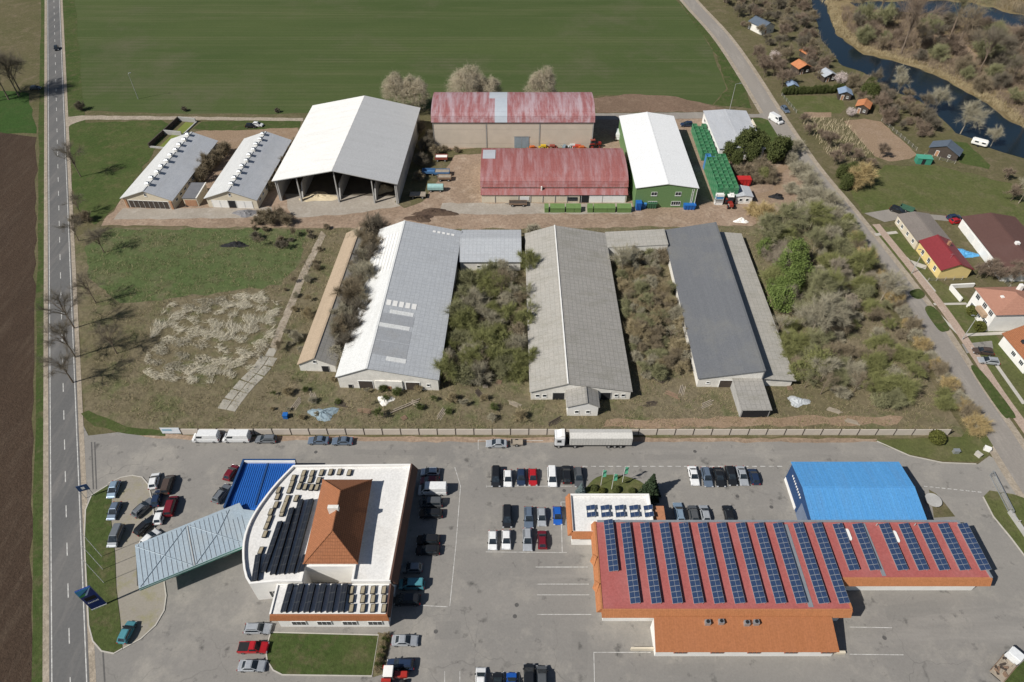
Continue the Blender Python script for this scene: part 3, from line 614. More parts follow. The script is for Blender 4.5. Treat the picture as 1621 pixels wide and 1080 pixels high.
# filling station shop
m_flat = SM('white_membrane', (.70,.685,.655), (.73,.715,.69), 2, 9, .8, (.5,.5,1), .93, .2, .01, (.55,.50,.43), .5)
m_fascia = SM('orange_fascia', (.34,.13,.052), (.37,.142,.06), .4, 30, .7, None, .85, .3, .02, (.34,.14,.07), .4)
m_tile = SM('clay_tiles', (.33,.135,.065), (.38,.155,.075), .3, .4, .85, (.6,.6,1), .6, .2, .06, (.26,.12,.07), .5)
m_brown = M('brown_fascia', (.11,.06,.045), .7, .15, .5)
m_bluer = SM('blue_sheet_roof', (.018,.115,.42), (.02,.125,.45), .35, 60, .45, None, .7, .4, .05, (.015,.09,.35), .3)
m_dkblue = M('dark_blue_trim', (.02,.06,.16), .5, .15, .5)
def ring(mb, pts, t, z0, z1, mi=0):
    """solid parapet inside a CCW polygon"""
    n = len(pts); P = [Vector(p) for p in pts]; I = []
    for i in range(n):
        a = (P[i]-P[i-1]).normalized(); b = (P[(i+1)%n]-P[i]).normalized()
        na, nb = Vector((-a.y,a.x)), Vector((-b.y,b.x)); m_ = (na+nb); m_ = m_/max(.35, m_.dot(na)); I.append(P[i]+m_*t)
    for i in range(n):
        j = (i+1)%n; mb.hexa([(P[i].x,P[i].y,z0),(P[j].x,P[j].y,z0),(I[j].x,I[j].y,z0),(I[i].x,I[i].y,z0)],
                             [(P[i].x,P[i].y,z1),(P[j].x,P[j].y,z1),(I[j].x,I[j].y,z1),(I[i].x,I[i].y,z1)], mi)
    return mb
shop = thing('station_shop', 'white shop with curved front, tiled hip roof and flat roofs', 'building', (-32,60,0))
def rel(pts, o=(-32,60)): return [(p[0]-o[0], p[1]-o[1]) for p in pts]
curve = smooth([(-40.7,54.5),(-45.6,54.0),(-48.6,60.3),(-48.9,66.4),(-46.6,73.3),(-43.6,78.7)], 4, 0, False)[4:]
main = [(-40.7,54.5),(-36.6,54.5),(-36.6,57.2),(-28.0,57.2),(-28.0,54.5),(-21.2,54.5),(-19.9,79)] + curve[::-1]
MB().prism(rel(main), 0, 5.8).build('wall', m_white, shop)
ro = MB().sheet(rel(main), 5.83).build('flat_roof', m_flat, shop)
ring(MB(), rel(main), .35, 5.81, 6.4).build('parapet', m_white, shop)
MB().box(-36.6+32,54.55-60,0.06,-28+32,57.15-60,.3).build('courtyard_floor', m_conc, shop)
MB().box(-20.6+32,54.8-60,4.4,-19.5+32,78.8-60,6.42).build('side_fascia', m_brown, shop) if False else None
MB().hexa([(11.0,-5.3,4.6),(11.9,-5.3,4.6),(13.1,19,4.6),(12.15,19,4.6)],[(10.6,-5.3,6.45),(10.95,-5.3,6.45),(12.1,19,6.45),(11.8,19,6.45)]).build('side_fascia', m_brown, shop)
for i in range(7): MB().box(10.9+i*.17,-3+i*3.2,1.2,11.1+i*.17,-.8+i*3.2,3.0).build('side_window', m_glass, shop)
hx0, hx1, hy0, hy1 = -36.6+32,-27.0+32,57.0-60,74.4-60
MB().box(hx0+.6,hy0+.6,5.84,hx1-.6,hy1-.6,7.8).build('upper_wall', m_white, shop)
A,B,C_,D_ = (hx0,hy0,7.75),(hx1,hy0,7.75),(hx1,hy1,7.75),(hx0,hy1,7.75); E1,E2 = (.58,.9,12.3),(.58,8.97,12.3)
hr = MB()
hr.add([A,B,C_,D_,E1,E2],[(0,1,4),(1,2,5,4),(2,3,5),(3,0,4,5),(3,2,1,0)]); hip = hr.build('hip_roof', m_tile, shop)
hc = MB()
for p, q in ((A,E1),(B,E1),(C_,E2),(D_,E2),(E1,E2)): hc.tube(p,q,.13,.13,6)
hc.build('ridge_tiles', m_tile, hip)
MB().box(-.9,4.9,10.6,1.0,5.6,13.0).build('chimney', m_whitewash, hip)
# ground-floor glazing on the curve
for i in range(2): MB().box(-12.4+i*1.9,-5.75,.6,-10.7+i*1.9,-5.45,2.8).build('shop_window', m_glass, shop)
# front wing
wx0, wx1, wy0, wy1 = -40.9+32,-21.1+32,48.7-60,54.35-60
MB().box(wx0+.5,wy0+.5,0,wx1-.3,wy1,5.2).build('wing_wall', m_white, shop)
MB().box(wx0,wy0+.3,5.21,wx1,wy1,5.5).build('wing_roof', m_flat, shop)
MB().hexa([(wx0-.3,wy0-.3,4.3),(wx1+.3,wy0-.3,4.3),(wx1+.1,wy0+.28,4.3),(wx0-.1,wy0+.28,4.3)],[(wx0,wy0,5.75),(wx1,wy0,5.75),(wx1,wy0+.28,5.75),(wx0,wy0+.28,5.75)]).build('wing_fascia', m_fascia, shop)
MB().hexa([(wx1-.28,wy0+.3,4.3),(wx1+.4,wy0+.3,4.3),(wx1+.4,wy1,4.3),(wx1-.28,wy1,4.3)],[(wx1-.28,wy0+.3,5.76),(wx1+.02,wy0+.3,5.76),(wx1+.02,wy1,5.76),(wx1-.28,wy1,5.76)]).build('wing_fascia', m_brown, shop)
MB().box(wx0-.15,wy0+.3,4.3,wx0+.15,wy1,5.77).build('wing_parapet', m_white, shop); MB().box(wx0+.16,wy1-.25,5.51,wx1-.3,wy1-.02,5.78).build('wing_parapet', m_white, shop)
for u in (2.8,7.2,11.6,16.0):
    o = MB().box(wx0+u-.05,wy0+.36,1.1,wx0+u+2.45,wy0+.499,2.5).build('window', m_frame, shop)
    for k in range(3): MB().box(wx0+u+.05+k*.8,wy0+.33,1.2,wx0+u+.72+k*.8,wy0+.359,2.4).build('pane', m_glass, o)
# blue annex
annex = thing('blue_annex', 'low annex with bright blue ribbed roof adjoining the curved shop', 'building', (-50,75,0))
ap = [(-54.6,81.1),(-55.3,70.1),(-49.3,69.5),(-48.2,71.0),(-46.7,74.0),(-44.2,78.9),(-44.0,81.1)]; apr = rel(ap,(-50,75))
MB().prism(apr, 0, 4.3).build('wall', m_dkblue, annex)
MB().sheet(apr, 4.33).build('roof', m_bluer, annex)
rb = MB()
for i in range(26):
    x = -5.0+i*.42
    y1 = 5.9; y0 = -4.8 if x < .9 else -4.8+(x-.9)*1.9
    if y0 < y1-.5: rb.box(x,y0,4.34,x+.07,y1,4.42)
struct(rb.build('roof_rib', m_bluer, annex), 'stuff')
MB().box(.35,-4.2,4.35,.6,5.9,4.5).build('roof_valley', m_dkblue, annex)
MB().hexa([(-5.35,-5.0,4.0),(-4.95,-5.0,4.0),(-4.25,6.1,4.0),(-4.65,6.1,4.0)],[(-5.35,-5.0,5.1),(-4.95,-5.0,5.1),(-4.25,6.1,5.1),(-4.65,6.1,5.1)]).build('parapet', m_dkblue, annex)
MB().box(-4.2,5.75,4.0,6.05,6.1,5.1).build('parapet', m_dkblue, annex); MB().box(-4.2,5.5,4.36,6.05,5.73,5.05).build('parapet_lining', m_white, annex)

# filling station canopy
canopy = thing('station_canopy', 'grey ribbed filling station canopy with green edge', 'canopy', (-58,62,0))
cp = [(-65.0,53.6),(-47.4,62.5),(-49.0,66.2),(-49.0,69.0),(-51.2,69.3),(-52.3,70.7),(-68.9,61.9)]; cr = rel(cp,(-58,62))
m_can = SM('canopy_sheets', (.33,.40,.455), (.355,.425,.475), 60, 60, .5, (.5,.5,1), .9, .35, .01, (.42,.42,.38), .6)
MB().prism(cr, 4.6, 5.4).build('edge_band', M('green_band', (.06,.33,.22), .5, .1), canopy)
MB().prism([(p[0]*1.004,p[1]*1.004) for p in cr], 4.85, 5.1).build('light_stripe', M('pale_stripe', (.62,.72,.74), .5, .1), canopy)
MB().sheet(cr, 5.43).build('roof', m_can, canopy)
ud = Vector((17.6,8.9)).normalized(); vd = Vector((-ud.y,ud.x)); o0 = Vector(cr[0])
def cpt(u,v,z): p = o0+ud*u+vd*v; return (p.x,p.y,z)
sm = MB()
for i in range(1,24):
    u = i*.82; sm.tube(cpt(u,.15,5.46),cpt(u,8.9 if u < 17.2 else 6.5,5.46),.045,.045,4)
struct(sm.build('standing_seam', m_steel, canopy), 'stuff')
for cu in (4.7, 14.0):
    for su, sv in ((-4.4,-4.3),(4.4,-4.3),(4.4,4.3),(-4.4,4.3)):
        if cu+su > 17.5 and sv > 0: su = 3.0
        MB().tube(cpt(cu,4.5,5.5),cpt(cu+su,4.5+sv,5.5),.07,.07,5).build('hip_flashing', m_can, canopy)
    MB().tube(cpt(cu,4.5,.05),cpt(cu,4.5,4.6),.35,.35,10).build('column', m_white, canopy)
    MB().box(-1.6,-.7,.05,1.6,.7,.22).build('pump_island', m_kerb, canopy, cpt(cu,4.5,0), math.atan2(ud.y,ud.x)+math.pi/2)
    MB().box(-1.3,-.3,.22,-.5,.3,2.0).build('fuel_pump', m_dkblue, canopy, cpt(cu,4.5,0), math.atan2(ud.y,ud.x)+math.pi/2)
MB().tube(cpt(9.4,.1,5.47),cpt(9.4,8.9,5.47),.09,.09,5).build('roof_joint', m_grey, canopy)

# retail hall
m_redroof = SM('red_membrane', (.36,.10,.09), (.40,.12,.11), 40, 8, .75, (.6,.4,1), .9, .25, .01, (.46,.20,.19), .5)
m_orange = SM('orange_eaves', (.42,.17,.07), (.46,.185,.08), .35, 40, .7, None, .85, .3, .03, (.36,.15,.07), .4)
ret = thing('retail_hall', 'long retail hall with red flat roof and orange eaves', 'building', (15,49.5,0))
rp_ = rel([(15.3,49.6),(57.7,49.6),(57.7,55.2),(84.2,55.2),(83.4,66.5),(15.5,66.5)],(15,49.5))
inn = rel([(15.9,50.2),(57.2,50.2),(57.2,55.8),(83.6,55.8),(82.9,66.1),(16.1,66.1)],(15,49.5))
MB().prism(inn, 0, 4.6).build('wall', m_white, ret)
MB().prism(rel([(15.35,49.65),(57.65,49.65),(57.65,55.25),(84.1,55.25),(83.3,66.4),(15.55,66.4)],(15,49.5)), 4.61, 5.85).build('roof', m_redroof, ret)
def eave(a, b, n, z1=5.95, z0=4.5, out=.75, mat=None, nm='eave'):
    a, b, n = Vector(a), Vector(b), Vector(n).normalized(); o_ = n*out; k = n*-.22
    MB().hexa([(a.x+k.x,a.y+k.y,z0),(b.x+k.x,b.y+k.y,z0),(b.x+o_.x,b.y+o_.y,z0),(a.x+o_.x,a.y+o_.y,z0)],
              [(a.x+k.x,a.y+k.y,z1),(b.x+k.x,b.y+k.y,z1),(b.x+n.x*.1,b.y+n.y*.1,z1),(a.x+n.x*.1,a.y+n.y*.1,z1)]).build(nm, mat or m_orange, ret)
eave(rp_[0],rp_[1],(0,-1)); eave((42.95,5.7),(69.2,5.7),(0,-1)); eave((.2,.3),(.45,16.9),(-1,0)); eave((42.72,.3),(42.72,5.4),(1,0))
MB().box(.9,16.7,5.86,68.2,17.1,6.12).build('parapet', m_steel, ret); MB().hexa([(68.9,5.8,4.6),(69.3,5.8,4.6),(68.5,17,4.6),(68.1,17,4.6)],[(68.9,5.8,6.1),(69.3,5.8,6.1),(68.5,17,6.1),(68.1,17,6.1)]).build('parapet', m_steel, ret)
for y in (4.6,9.6): MB().add([(-.9,y,4.6),(-.35,y-1.2,5.0),(-.35,y+1.2,5.0),(.2,y,6.3)],[(0,2,1),(0,1,3),(0,3,2),(1,2,3)]).build('eave_gable', m_orange, ret)
MB().box(35.45,.6,5.86,36.3,16.3,5.92).build('roof_strip', m_steel, ret); MB().box(50.1,6.2,5.86,50.8,16.5,5.92).build('roof_strip', m_steel, ret)
for x, y in ((46.5,13.0),(55.1,12.6)): MB().prism([(x,y),(x+.6,y),(x+.75,y+.3),(x+.75,y+2),(x+.6,y+2.3),(x,y+2.3),(x-.12,y+2),(x-.12,y+.3)],5.86,6.1).build('rooflight', m_white, ret)
for i in range(9): MB().box(3+i*7.1,16.0,5.86,3.12+i*7.1,16.15,6.5).build('vent_pipe', m_grey, ret)
# front wing
fw0, fw1 = 23.9-15, 54.5-15
MB().box(fw0+.3,-5.3,0,fw1-.3,-.4,2.9).build('front_wall', m_white, ret)
MB().slab((fw0,-5.75,2.95),(fw1,-5.75,2.95),(fw1-.2,-.55,4.75),(fw0+.2,-.55,4.75),.14).build('front_roof', m_fascia, ret)
MB().add([(fw0+.31,-5.3,2.9),(fw0+.31,-.5,2.9),(fw0+.31,-.5,4.6),(fw1-.31,-5.3,2.9),(fw1-.31,-.5,2.9),(fw1-.31,-.5,4.6)],[(0,1,2),(5,4,3),(0,3,4,1),(1,4,5,2),(2,5,3,0)]).build('front_gable', m_white, ret)
for i in range(5):
    o = MB().box(fw0+3.3+i*6.2,-5.42,1.5,fw0+5.5+i*6.2,-5.301,2.5).build('window', M('red_frame%d'%i, (.30,.09,.06), .6), ret)
    for k in range(3): MB().box(fw0+3.45+i*6.2+k*.7,-5.45,1.6,fw0+4.0+i*6.2+k*.7,-5.421,2.4).build('pane', m_glass, o)
for a in (4.3,): 
    o = MB().box(a,.55,1.8,a+2.6,.698,3.0).build('window', m_frame, ret)
    for k in range(3): MB().box(a+.1+k*.83,.52,1.9,a+.78+k*.83,.549,2.9).build('pane', m_glass, o)
for i in range(4): MB().box(46+i*6.2,6.16,2.6,48.4+i*6.2,6.298,3.4).build('window', m_glass, ret)
MB().box(fw0-3.6,-4.4,0,fw0+.28,-4.1,.9).build('ramp_wall', m_cream, ret); MB().box(fw1-.25,-5.0,0,fw1+2.2,-4.6,.6).build('ramp_wall', m_cream, ret)
for x, y in ((18,-1.6),(20.3,-1.5),(24.6,-1.7),(26.2,-1.6)):
    ac = MB().box(x-.45,y-.35,4.35,x+.45,y+.35,5.35).build('air_conditioner', m_steel, ret); MB().tube((x,y,5.35),(x,y,5.45),.3,.3,10).build('fan_grille', m_black, ac)
# small white wing
sw = rel([(11.1,64.5),(15.4,64.5),(15.4,66.6),(26.6,66.6),(26.6,72.8),(11.1,72.8)],(15,49.5))
MB().prism([(sw[0][0]+.3,sw[0][1]+.3),(sw[1][0],sw[1][1]+.3),(sw[2][0],sw[2][1]),(sw[3][0]-.1,sw[3][1]),(sw[4][0]-.1,sw[4][1]-.1),(sw[5][0]+.3,sw[5][1]-.1)], 0, 4.4).build('wing_wall', m_white, ret)
MB().prism([(p[0]*.998,p[1]*.999) for p in sw], 4.41, 4.8).build('wing_roof', m_flat, ret)
ring(MB(), sw, .3, 4.3, 5.3).build('wing_parapet', m_white, ret)
eave((sw[5][0],sw[5][1]),(sw[0][0],sw[0][1]),(-1,0),5.32,4.0,.7,None,'wing_eave'); eave(sw[0],sw[1],(0,-1),5.32,4.0,.7,None,'wing_eave')
MB().hexa([(12.0,17.9,0),(14.6,17.9,0),(14.6,21.6,0),(12.0,21.6,0)],[(12.0,17.9,4.2),(14.2,17.9,4.2),(14.2,21.0,4.6),(12.0,21.0,4.6)]).build('brick_tower', M('orange_brick', (.38,.17,.09), .9, .2, 2), ret)

# solar rows
m_cell = M('solar_cells', (.026,.046,.10), .25, .25, 2.0, 0, .5)
m_cellk = M('dark_solar_cells', (.014,.016,.022), .3, .25, 2.0, 0, .5)
m_alu = M('module_frame', (.40,.42,.43), .45, .08, 2, .5)
def module_mesh(w, l, cells, tilt, nm, sgn=1):
    a = math.tan(R(tilt))*w
    z0, z1 = (0, a) if sgn > 0 else (a, 0)
    mb = MB(); b = .035
    mb.slab((0,0,z0),(w,0,z1),(w,l,z1),(0,l,z0),.05,0)
    for k in range(2):
        f0, f1 = (b/w+k*.5, .5-b/w*.3+k*.5-(b/w*.7 if k else 0)); zf = lambda f: z0+(z1-z0)*f
        mb.slab((w*f0,b,zf(f0)+.03),(w*f1,b,zf(f1)+.03),(w*f1,l-b,zf(f1)+.03),(w*f0,l-b,zf(f0)+.03),.03,1)
    return mb.mesh(nm, [m_alu, cells])
pm = module_mesh(1.66, 1.0, m_cell, 17, 'solar_module')
ords = ['first','second','third','fourth','fifth','sixth','seventh','eighth','ninth','tenth','eleventh','twelfth','thirteenth','fourteenth','fifteenth','sixteenth','seventeenth','eighteenth','nineteenth']
rows = [(17.1,10,56.4)] + [(x,15,50.6) for x in (20.2,23.8,27.4,31.0,34.5,38.0,41.6,45.0,48.5,52.3,55.8)] 
short = [(59.6+3.65*i+(1.3 if i >= 2 else 0),9,56.6) for i in range(7)]
for i, (x, n, y0) in enumerate(rows+short):
    wing = i >= len(rows); k = i-len(rows) if wing else i
    lab = ('%s short row of blue solar modules counted along the narrow red roof end' % ords[k]) if wing else ('%s row of blue solar modules on the wide red roof, counted from the white wing' % ords[k])
    s = thing('solar_row', lab, 'solar panels', (x,y0,5.92), 0, 'solar rows on the red roof')
    for j in range(n): link('solar_module', pm, s, (0,j*1.02,.12))
    MB().box(.05,.1,-.07,.13,n*1.02-.1,.13).box(1.5,.1,-.07,1.58,n*1.02-.1,.55).build('support_rail', m_steel, s)
for i in range(5):
    s = thing('solar_pair', '%s pair of blue solar modules on the white flat wing roof, from its orange end' % ords[i], 'solar panels', (14.2+i*2.75,67.8,4.82), 0, 'solar pairs on the white wing')
    for j in range(2): link('solar_module', pm, s, (0,j*1.5,.12), 0)
    MB().box(.05,.1,-.02,.13,2.4,.13).box(1.45,.1,-.02,1.53,2.4,.5).build('support_rail', m_steel, s)
m_alud = M('dark_module_frame', (.07,.075,.08), .5, .1, 2)
pk = module_mesh(1.06, 1.64, m_cellk, 24, 'dark_solar_module'); pk.materials[0] = m_alud
def dark_row(pb, pt, z, label):
    a, b = W(*pb, z), W(*pt, z); L = math.hypot(b[0]-a[0], b[1]-a[1]); ang = math.atan2(b[1]-a[1], b[0]-a[0])-math.pi/2
    s = thing('dark_solar_row', label, 'solar panels', (a[0],a[1],z-.02), ang, 'dark solar rows on the shop roofs'); n = max(1, int(round(L/1.66)))
    for j in range(n): link('solar_module', pk, s, (0,j*1.66,.1))
    MB().box(.02,.05,-.3,.1,n*1.66-.05,.1).box(.94,.05,-.3,1.02,n*1.66-.05,.52).build('support_rail', m_black, s)
for i, (pb, pt) in enumerate((((398,921),(404,882)),((412,906),(441,822)),((427,910),(459,802)),((441,909),(474,786)),((456,908),(490,786)),((471,906),(482,872)))):
    dark_row(pb, pt, 6.15, '%s dark solar row on the curved shop roof, counted from its curved edge' % ords[i])
for i in range(6):
    dark_row(ZS(280+i*49,782), ZS(312+i*46.5,668), 5.85, '%s dark solar row on the low front wing roof, counted from the canopy side' % ords[i])
m_tray = M('tan_tray', (.27,.23,.16), .8, .25, 2)
trm = MB().slab((0,0,.1),(.85,0,.32),(.85,1.45,.32),(0,1.45,.1),.06,0).slab((.1,.1,.17),(.75,.1,.345),(.75,1.35,.345),(.1,1.35,.17),.02,1).box(.05,.05,-.1,.8,1.4,.12,0).mesh('empty_mount', [m_black, m_tray])
for x, y in ((369,190),(405,190),(445,187),(484,185),(522,184),(564,187),(362,215),(398,217),(433,220),(350,245),(375,248),(402,250),(425,250),(325,210),(318,235),(308,262),(262,262),(257,290),(298,298),(290,320),(250,325),(280,345),(228,355),(222,385),(210,415),(203,450),(277,360),(337,297),(185,520)):
    p = W(*ZS(x,y), 6.0); o = link('empty_solar_mount', trm, None, (p[0],p[1]-.6,5.93), R(-6)); tag(o, 'empty tan solar mount on the curved white shop roof', 'solar mount', 'empty mounts on the main shop roof')
for x in (583,632,675,722):
    for y in (690,728,768):
        p = W(*ZS(x,y), 5.7); o = link('empty_solar_mount', trm, None, (p[0]-.4,p[1]-.6,5.6), 0); tag(o, 'empty tan solar mount on the low front wing roof', 'solar mount', 'empty mounts on the front wing roof')

# blue hall
m_skyblue = SM('sky_blue_roof', (.085,.29,.58), (.10,.32,.62), 1.0, 40, .5, (2,.3,1), .8, .35, .03, (.12,.27,.48), .7)
t = thing('blue_hall', 'blue metal hall with bright blue roof behind the retail hall', 'hall', (56.3,66.9,0))
g = MB(); g.add([(x,y,z) for x in (0,21.3) for y, z in ((0,0),(12.7,0),(12.7,5.6),(6.4,6.6),(0,5.6))], [(4,3,2,1,0),(5,6,7,8,9)]+[(i,(i+1)%5,(i+1)%5+5,i+5) for i in range(5)]); g.build('wall', m_dkblue, t)
MB().slab((-.2,-.25,5.62),(21.5,-.25,5.62),(21.5,6.4,6.66),(-.2,6.4,6.66),.14).build('roof_slope', m_skyblue, t)
MB().slab((-.2,6.4,6.66),(21.5,6.4,6.66),(21.5,13,5.62),(-.2,13,5.62),.14).build('roof_slope', m_skyblue, t)
MB().box(-.25,6.3,6.78,21.5,6.55,6.86).build('ridge_cap', m_skyblue, t)
for i in range(21):
    for sl_ in (0,1):
        y0, y1, z0, z1 = (-.2,6.25,5.78,6.78) if not sl_ else (6.6,12.95,6.78,5.78)
        MB().hexa([(.5+i,y0,z0),(.56+i,y0,z0),(.56+i,y1,z1),(.5+i,y1,z1)],[(.5+i,y0,z0+.05),(.56+i,y0,z0+.05),(.56+i,y1,z1+.05),(.5+i,y1,z1+.05)]).build('roof_seam', m_skyblue, t)
MB().tube((-.15,12.9,.1),(-.15,12.9,5.5),.06,.06,6).build('drain_pipe', m_steel, t)
MB().box(-.12,5.5,0,-.01,12.6,.9).build('white_plinth', m_white, t); MB().box(-.1,.5,0,-.01,4.6,4.0).build('roller_door', M('grey_blue_door', (.16,.20,.28), .6), t)
for i in range(9): MB().box(-.08,5.6+i*.62,3.9,-.01,5.9+i*.62,4.3+.12*(i%2)).build('sign_letter', m_white, t)

# fence along the forecourt
fence = thing('concrete_fence', 'long cream concrete panel fence between forecourt and overgrown lot', 'fence', (-72,91.1,0))
pm2 = MB(); pm2.box(0,-.05,.02,3.86,.05,1.95)
for k in range(4): pm2.box(0,-.075,.06+k*.48,3.86,.075,.06+k*.48+.44)
pm2 = pm2.mesh('fence_panel', M('fence_concrete', (.56,.50,.43), .9, .15, .3)); pom = MB().box(-.08,-.12,0,.08,.12,2.1).mesh('fence_post', m_darkwood)
for i in range(43):
    y = -.012*i*.3
    link('fence_post', pom, fence, (i*3.98,y,0))
    if i < 42: link('fence_panel', pm2, fence, (i*3.98+.06,y,0))
t = thing('banner_board', 'white banner board at the road end of the concrete fence', 'banner', (-76.3,91.2,0))
MB().box(0,-.04,.3,4.1,.04,2.2).build('banner', M('banner_print', (.72,.76,.80), .6, .1, 1), t)
for x in (.05,4.05): MB().tube((x,.09,0),(x,.09,2.25),.05,.05,6).build('post', m_steel, t)
MB().box(.3,-.052,1.2,2.4,-.041,1.8).build('print_block', M('banner_blue', (.25,.42,.52), .6), t)

# sign, flag poles, lamps
def vpole(name, label, x, y, h, r=.06, cat='pole', group=None, mat=None, z=0):
    return tag(MB().tube((0,0,0),(0,0,h),r,r*.6,8).build(name, mat or m_steel, None, (x,y,z)), label, cat, group)
t = thing('price_sign', 'tall blue price sign standing on the station grass', 'sign', (*W(158,961),.12), R(27))
MB().box(-1.25,-.18,0,1.25,.18,.3).build('plinth', m_white, t); MB().box(-1.2,-.14,.3,1.2,.14,7.0).build('panel', M('sign_blue', (.012,.035,.20), .4, .1), t)
MB().prism([(-1.2,0),(1.2,0),(1.2,.01),(-1.2,.01)],0,.01).build('cap', m_steel, t, (0,0,7.0))
def wedge(pts, nm, mat): MB().add([(x,-.16,z) for x,z in pts]+[(x,-.141,z) for x,z in pts],[tuple(range(len(pts))),tuple(range(2*len(pts)-1,len(pts)-1,-1))]+[(i,i+len(pts),(i+1)%len(pts)+len(pts),(i+1)%len(pts)) for i in range(len(pts))]).build(nm, mat, t)
wedge([(-1.2,5.3),(1.2,7.0),(-1.2,7.0)],'light_blue_field',M('sign_cyan',(.05,.30,.52),.4,.1)); wedge([(-1.2,4.9),(-.5,4.9),(.1,5.8),(-1.2,5.28)],'green_field',M('sign_green',(.03,.30,.08),.4,.1)); wedge([(-.45,4.95),(-.05,4.95),(1.2,6.9),(.9,6.75)],'pale_stripe',M('sign_pale',(.45,.60,.80),.4,.1))
for i in range(7): MB().box(-.85+i*.25,-.16,2.3,-.68+i*.25,-.141,2.3+.26+.08*(i%3==0)).build('sign_letter', m_white, t)
MB().box(-.85,-.16,3.2,.85,-.141,4.3).build('price_display', m_black, t)
for i, q in enumerate(((262,570),(266,622),(270,677))):
    p = W(*ZG(*q)); vpole('flag_pole', '%s slim flag pole on the station grass counted from the tall blue sign' % ['third','second','first'][i], p[0], p[1], 8.5, .06, 'flag pole', 'station flag poles', m_white, .1)
t = thing('road_sign_board', 'dark board on two posts beside the station entrance', 'sign', (*W(143,787),.1), R(20))
for x in (-.8,.8): MB().tube((x,0,0),(x,0,3.6),.06,.05,6).build('post', m_steel, t)
MB().box(-1.0,-.08,2.4,1.0,.0,4.2).build('board', m_dkblue, t); MB().box(-.3,-.1,2.9,.3,-.081,3.6).build('board_mark', m_white, t)
fg = M('green_flag', (.10,.36,.22), .8, .1)
for i, (x,y) in enumerate(((951,769),(968,775),(985,764))):
    p = W(x,y); t = thing('banner_flag', '%s green banner flag on the planted island by the white wing, from the blue spruce' % ords[i], 'flag', (p[0],p[1],.12), 0, 'green banner flags')
    MB().tube((0,0,0),(0,0,5.6),.05,.04,6).build('pole', m_white, t)
    fl = MB()
    for k in range(8): z = 3.0+k*.3; s0, s1 = .12*math.sin(k*.9), .12*math.sin((k+1)*.9); fl.slab((.05,s0,z),(.75,-s0,z),(.75,-s1,z+.3),(.05,s1,z+.3),.02)
    fl.build('flag', fg, t)
def lamp(px_, h, label, arm=1.2, rz=0):
    p = W(*px_); t = thing('street_lamp', label, 'street lamp', (p[0],p[1],0), rz)
    MB().tube((0,0,0),(0,0,h),.12,.06,8).build('post', m_grey, t); MB().tube((0,0,h-.05),(arm,0,h+.25),.05,.04,6).build('arm', m_steel, t)
    MB().box(arm-.1,-.14,h+.2,arm+.6,.14,h+.34).build('lamp_head', m_steel, t)
lamp((1523,538), 8, 'grey lamp post by the pavement near the two-storey house', -1.5); lamp((1443,433), 8, 'grey lamp post by the pavement near the yellow house', -1.5); lamp((1155,174), 10, 'tall grey lamp post where the farm lane meets the crop margin', 1.4)
lamp((219,157), 10, 'thin pale mast standing alone in the crop field', .6)

# ------------------------------------------------------------------ east side houses and sheds
m_maroon = SM('maroon_roof', (.22,.035,.04), (.24,.04,.045), .4, 30, .5, None, .85, .35, .02, (.20,.04,.045), .3)
m_dbrown = SM('brown_roof', (.12,.065,.055), (.13,.07,.06), .5, .5, .8, (.5,.5,1), .8, .2, .04, (.16,.10,.09), .5)
m_terra = SM('terracotta_tiles', (.40,.20,.14), (.43,.225,.16), .35, .4, .85, (.6,.6,1), .75, .2, .05, (.34,.18,.13), .5)
m_greyold = SM('grey_felt_roof', (.20,.175,.155), (.22,.19,.17), 2, 2, .9, (.5,.5,1), .85, .2, .02, (.27,.24,.21), .6)
h = hall('yellow_house', 'yellow bungalow with maroon roof beside the street', 116.2, 144.2, 8.4, 12.6, 3.1, 4.9, .5, m_yellow, m_maroon, m_maroon, R(2), .4, cat='house')
for u in (2.5,6,9.6): win(h,'l',u,.9,1.2,1.4,8.4,12.6)
MB().box(5.2,8.5,4.2,5.8,9.2,5.8).build('chimney', m_brick, h); MB().tube((3.2,3,4.4),(3.2,3,6.2),.03,.03,4).box(2.7,2.97,5.9,3.7,3.03,5.94).build('aerial', m_steel, h)
h = hall('annex_house', 'cream bungalow annex with grey felt roof behind the maroon-roofed house', 115.4, 157.2, 9.2, 13, 2.8, 3.6, .5, m_cream, m_greyold, m_greyold, R(2), .3, cat='house')
for u in (2,5.5,9,11.5): win(h,'l',u,.9,1.1,1.2,9.2,13)
p0, p1 = W(1593,430,3.4), W(1525,344,3.4); a = math.atan2(p1[1]-p0[1], p1[0]-p0[0])-math.pi/2; L = math.hypot(p1[0]-p0[0], p1[1]-p0[1])
h = hall('brown_roofed_building', 'long white building with dark brown roof and garage doors', p0[0], p0[1], 15, L, 3.3, 4.6, .5, m_white, m_dbrown, m_dbrown, a, .4)
for i in range(4): door(h,'l',L-3-i*4.2,2.6,2.3,15,L,m_frame if i % 2 else m_white,'garage_door')
MB().box(7,10,4.4,8,11,5.4).build('chimney', m_white, h)
p0, p1 = W(1559,525), W(1529,485); a = math.atan2(p1[1]-p0[1], p1[0]-p0[0])-math.pi/2; L = math.hypot(p1[0]-p0[0], p1[1]-p0[1])
h = thing('two_storey_house', 'two-storey cream house with hipped terracotta roof and balcony', 'house', (p0[0],p0[1],0), a)
MB().box(0,0,0,13,L,6.0).build('wall', m_white, h); hr = MB()
hr.add([(-.5,-.5,6.02),(13.5,-.5,6.02),(13.5,L+.5,6.02),(-.5,L+.5,6.02),(6.5,L/2-.6,8.4),(6.5,L/2+.6,8.4)],[(0,1,4),(1,2,5,4),(2,3,5),(3,0,4,5),(3,2,1,0)]); rf = hr.build('hip_roof', m_terra, h)
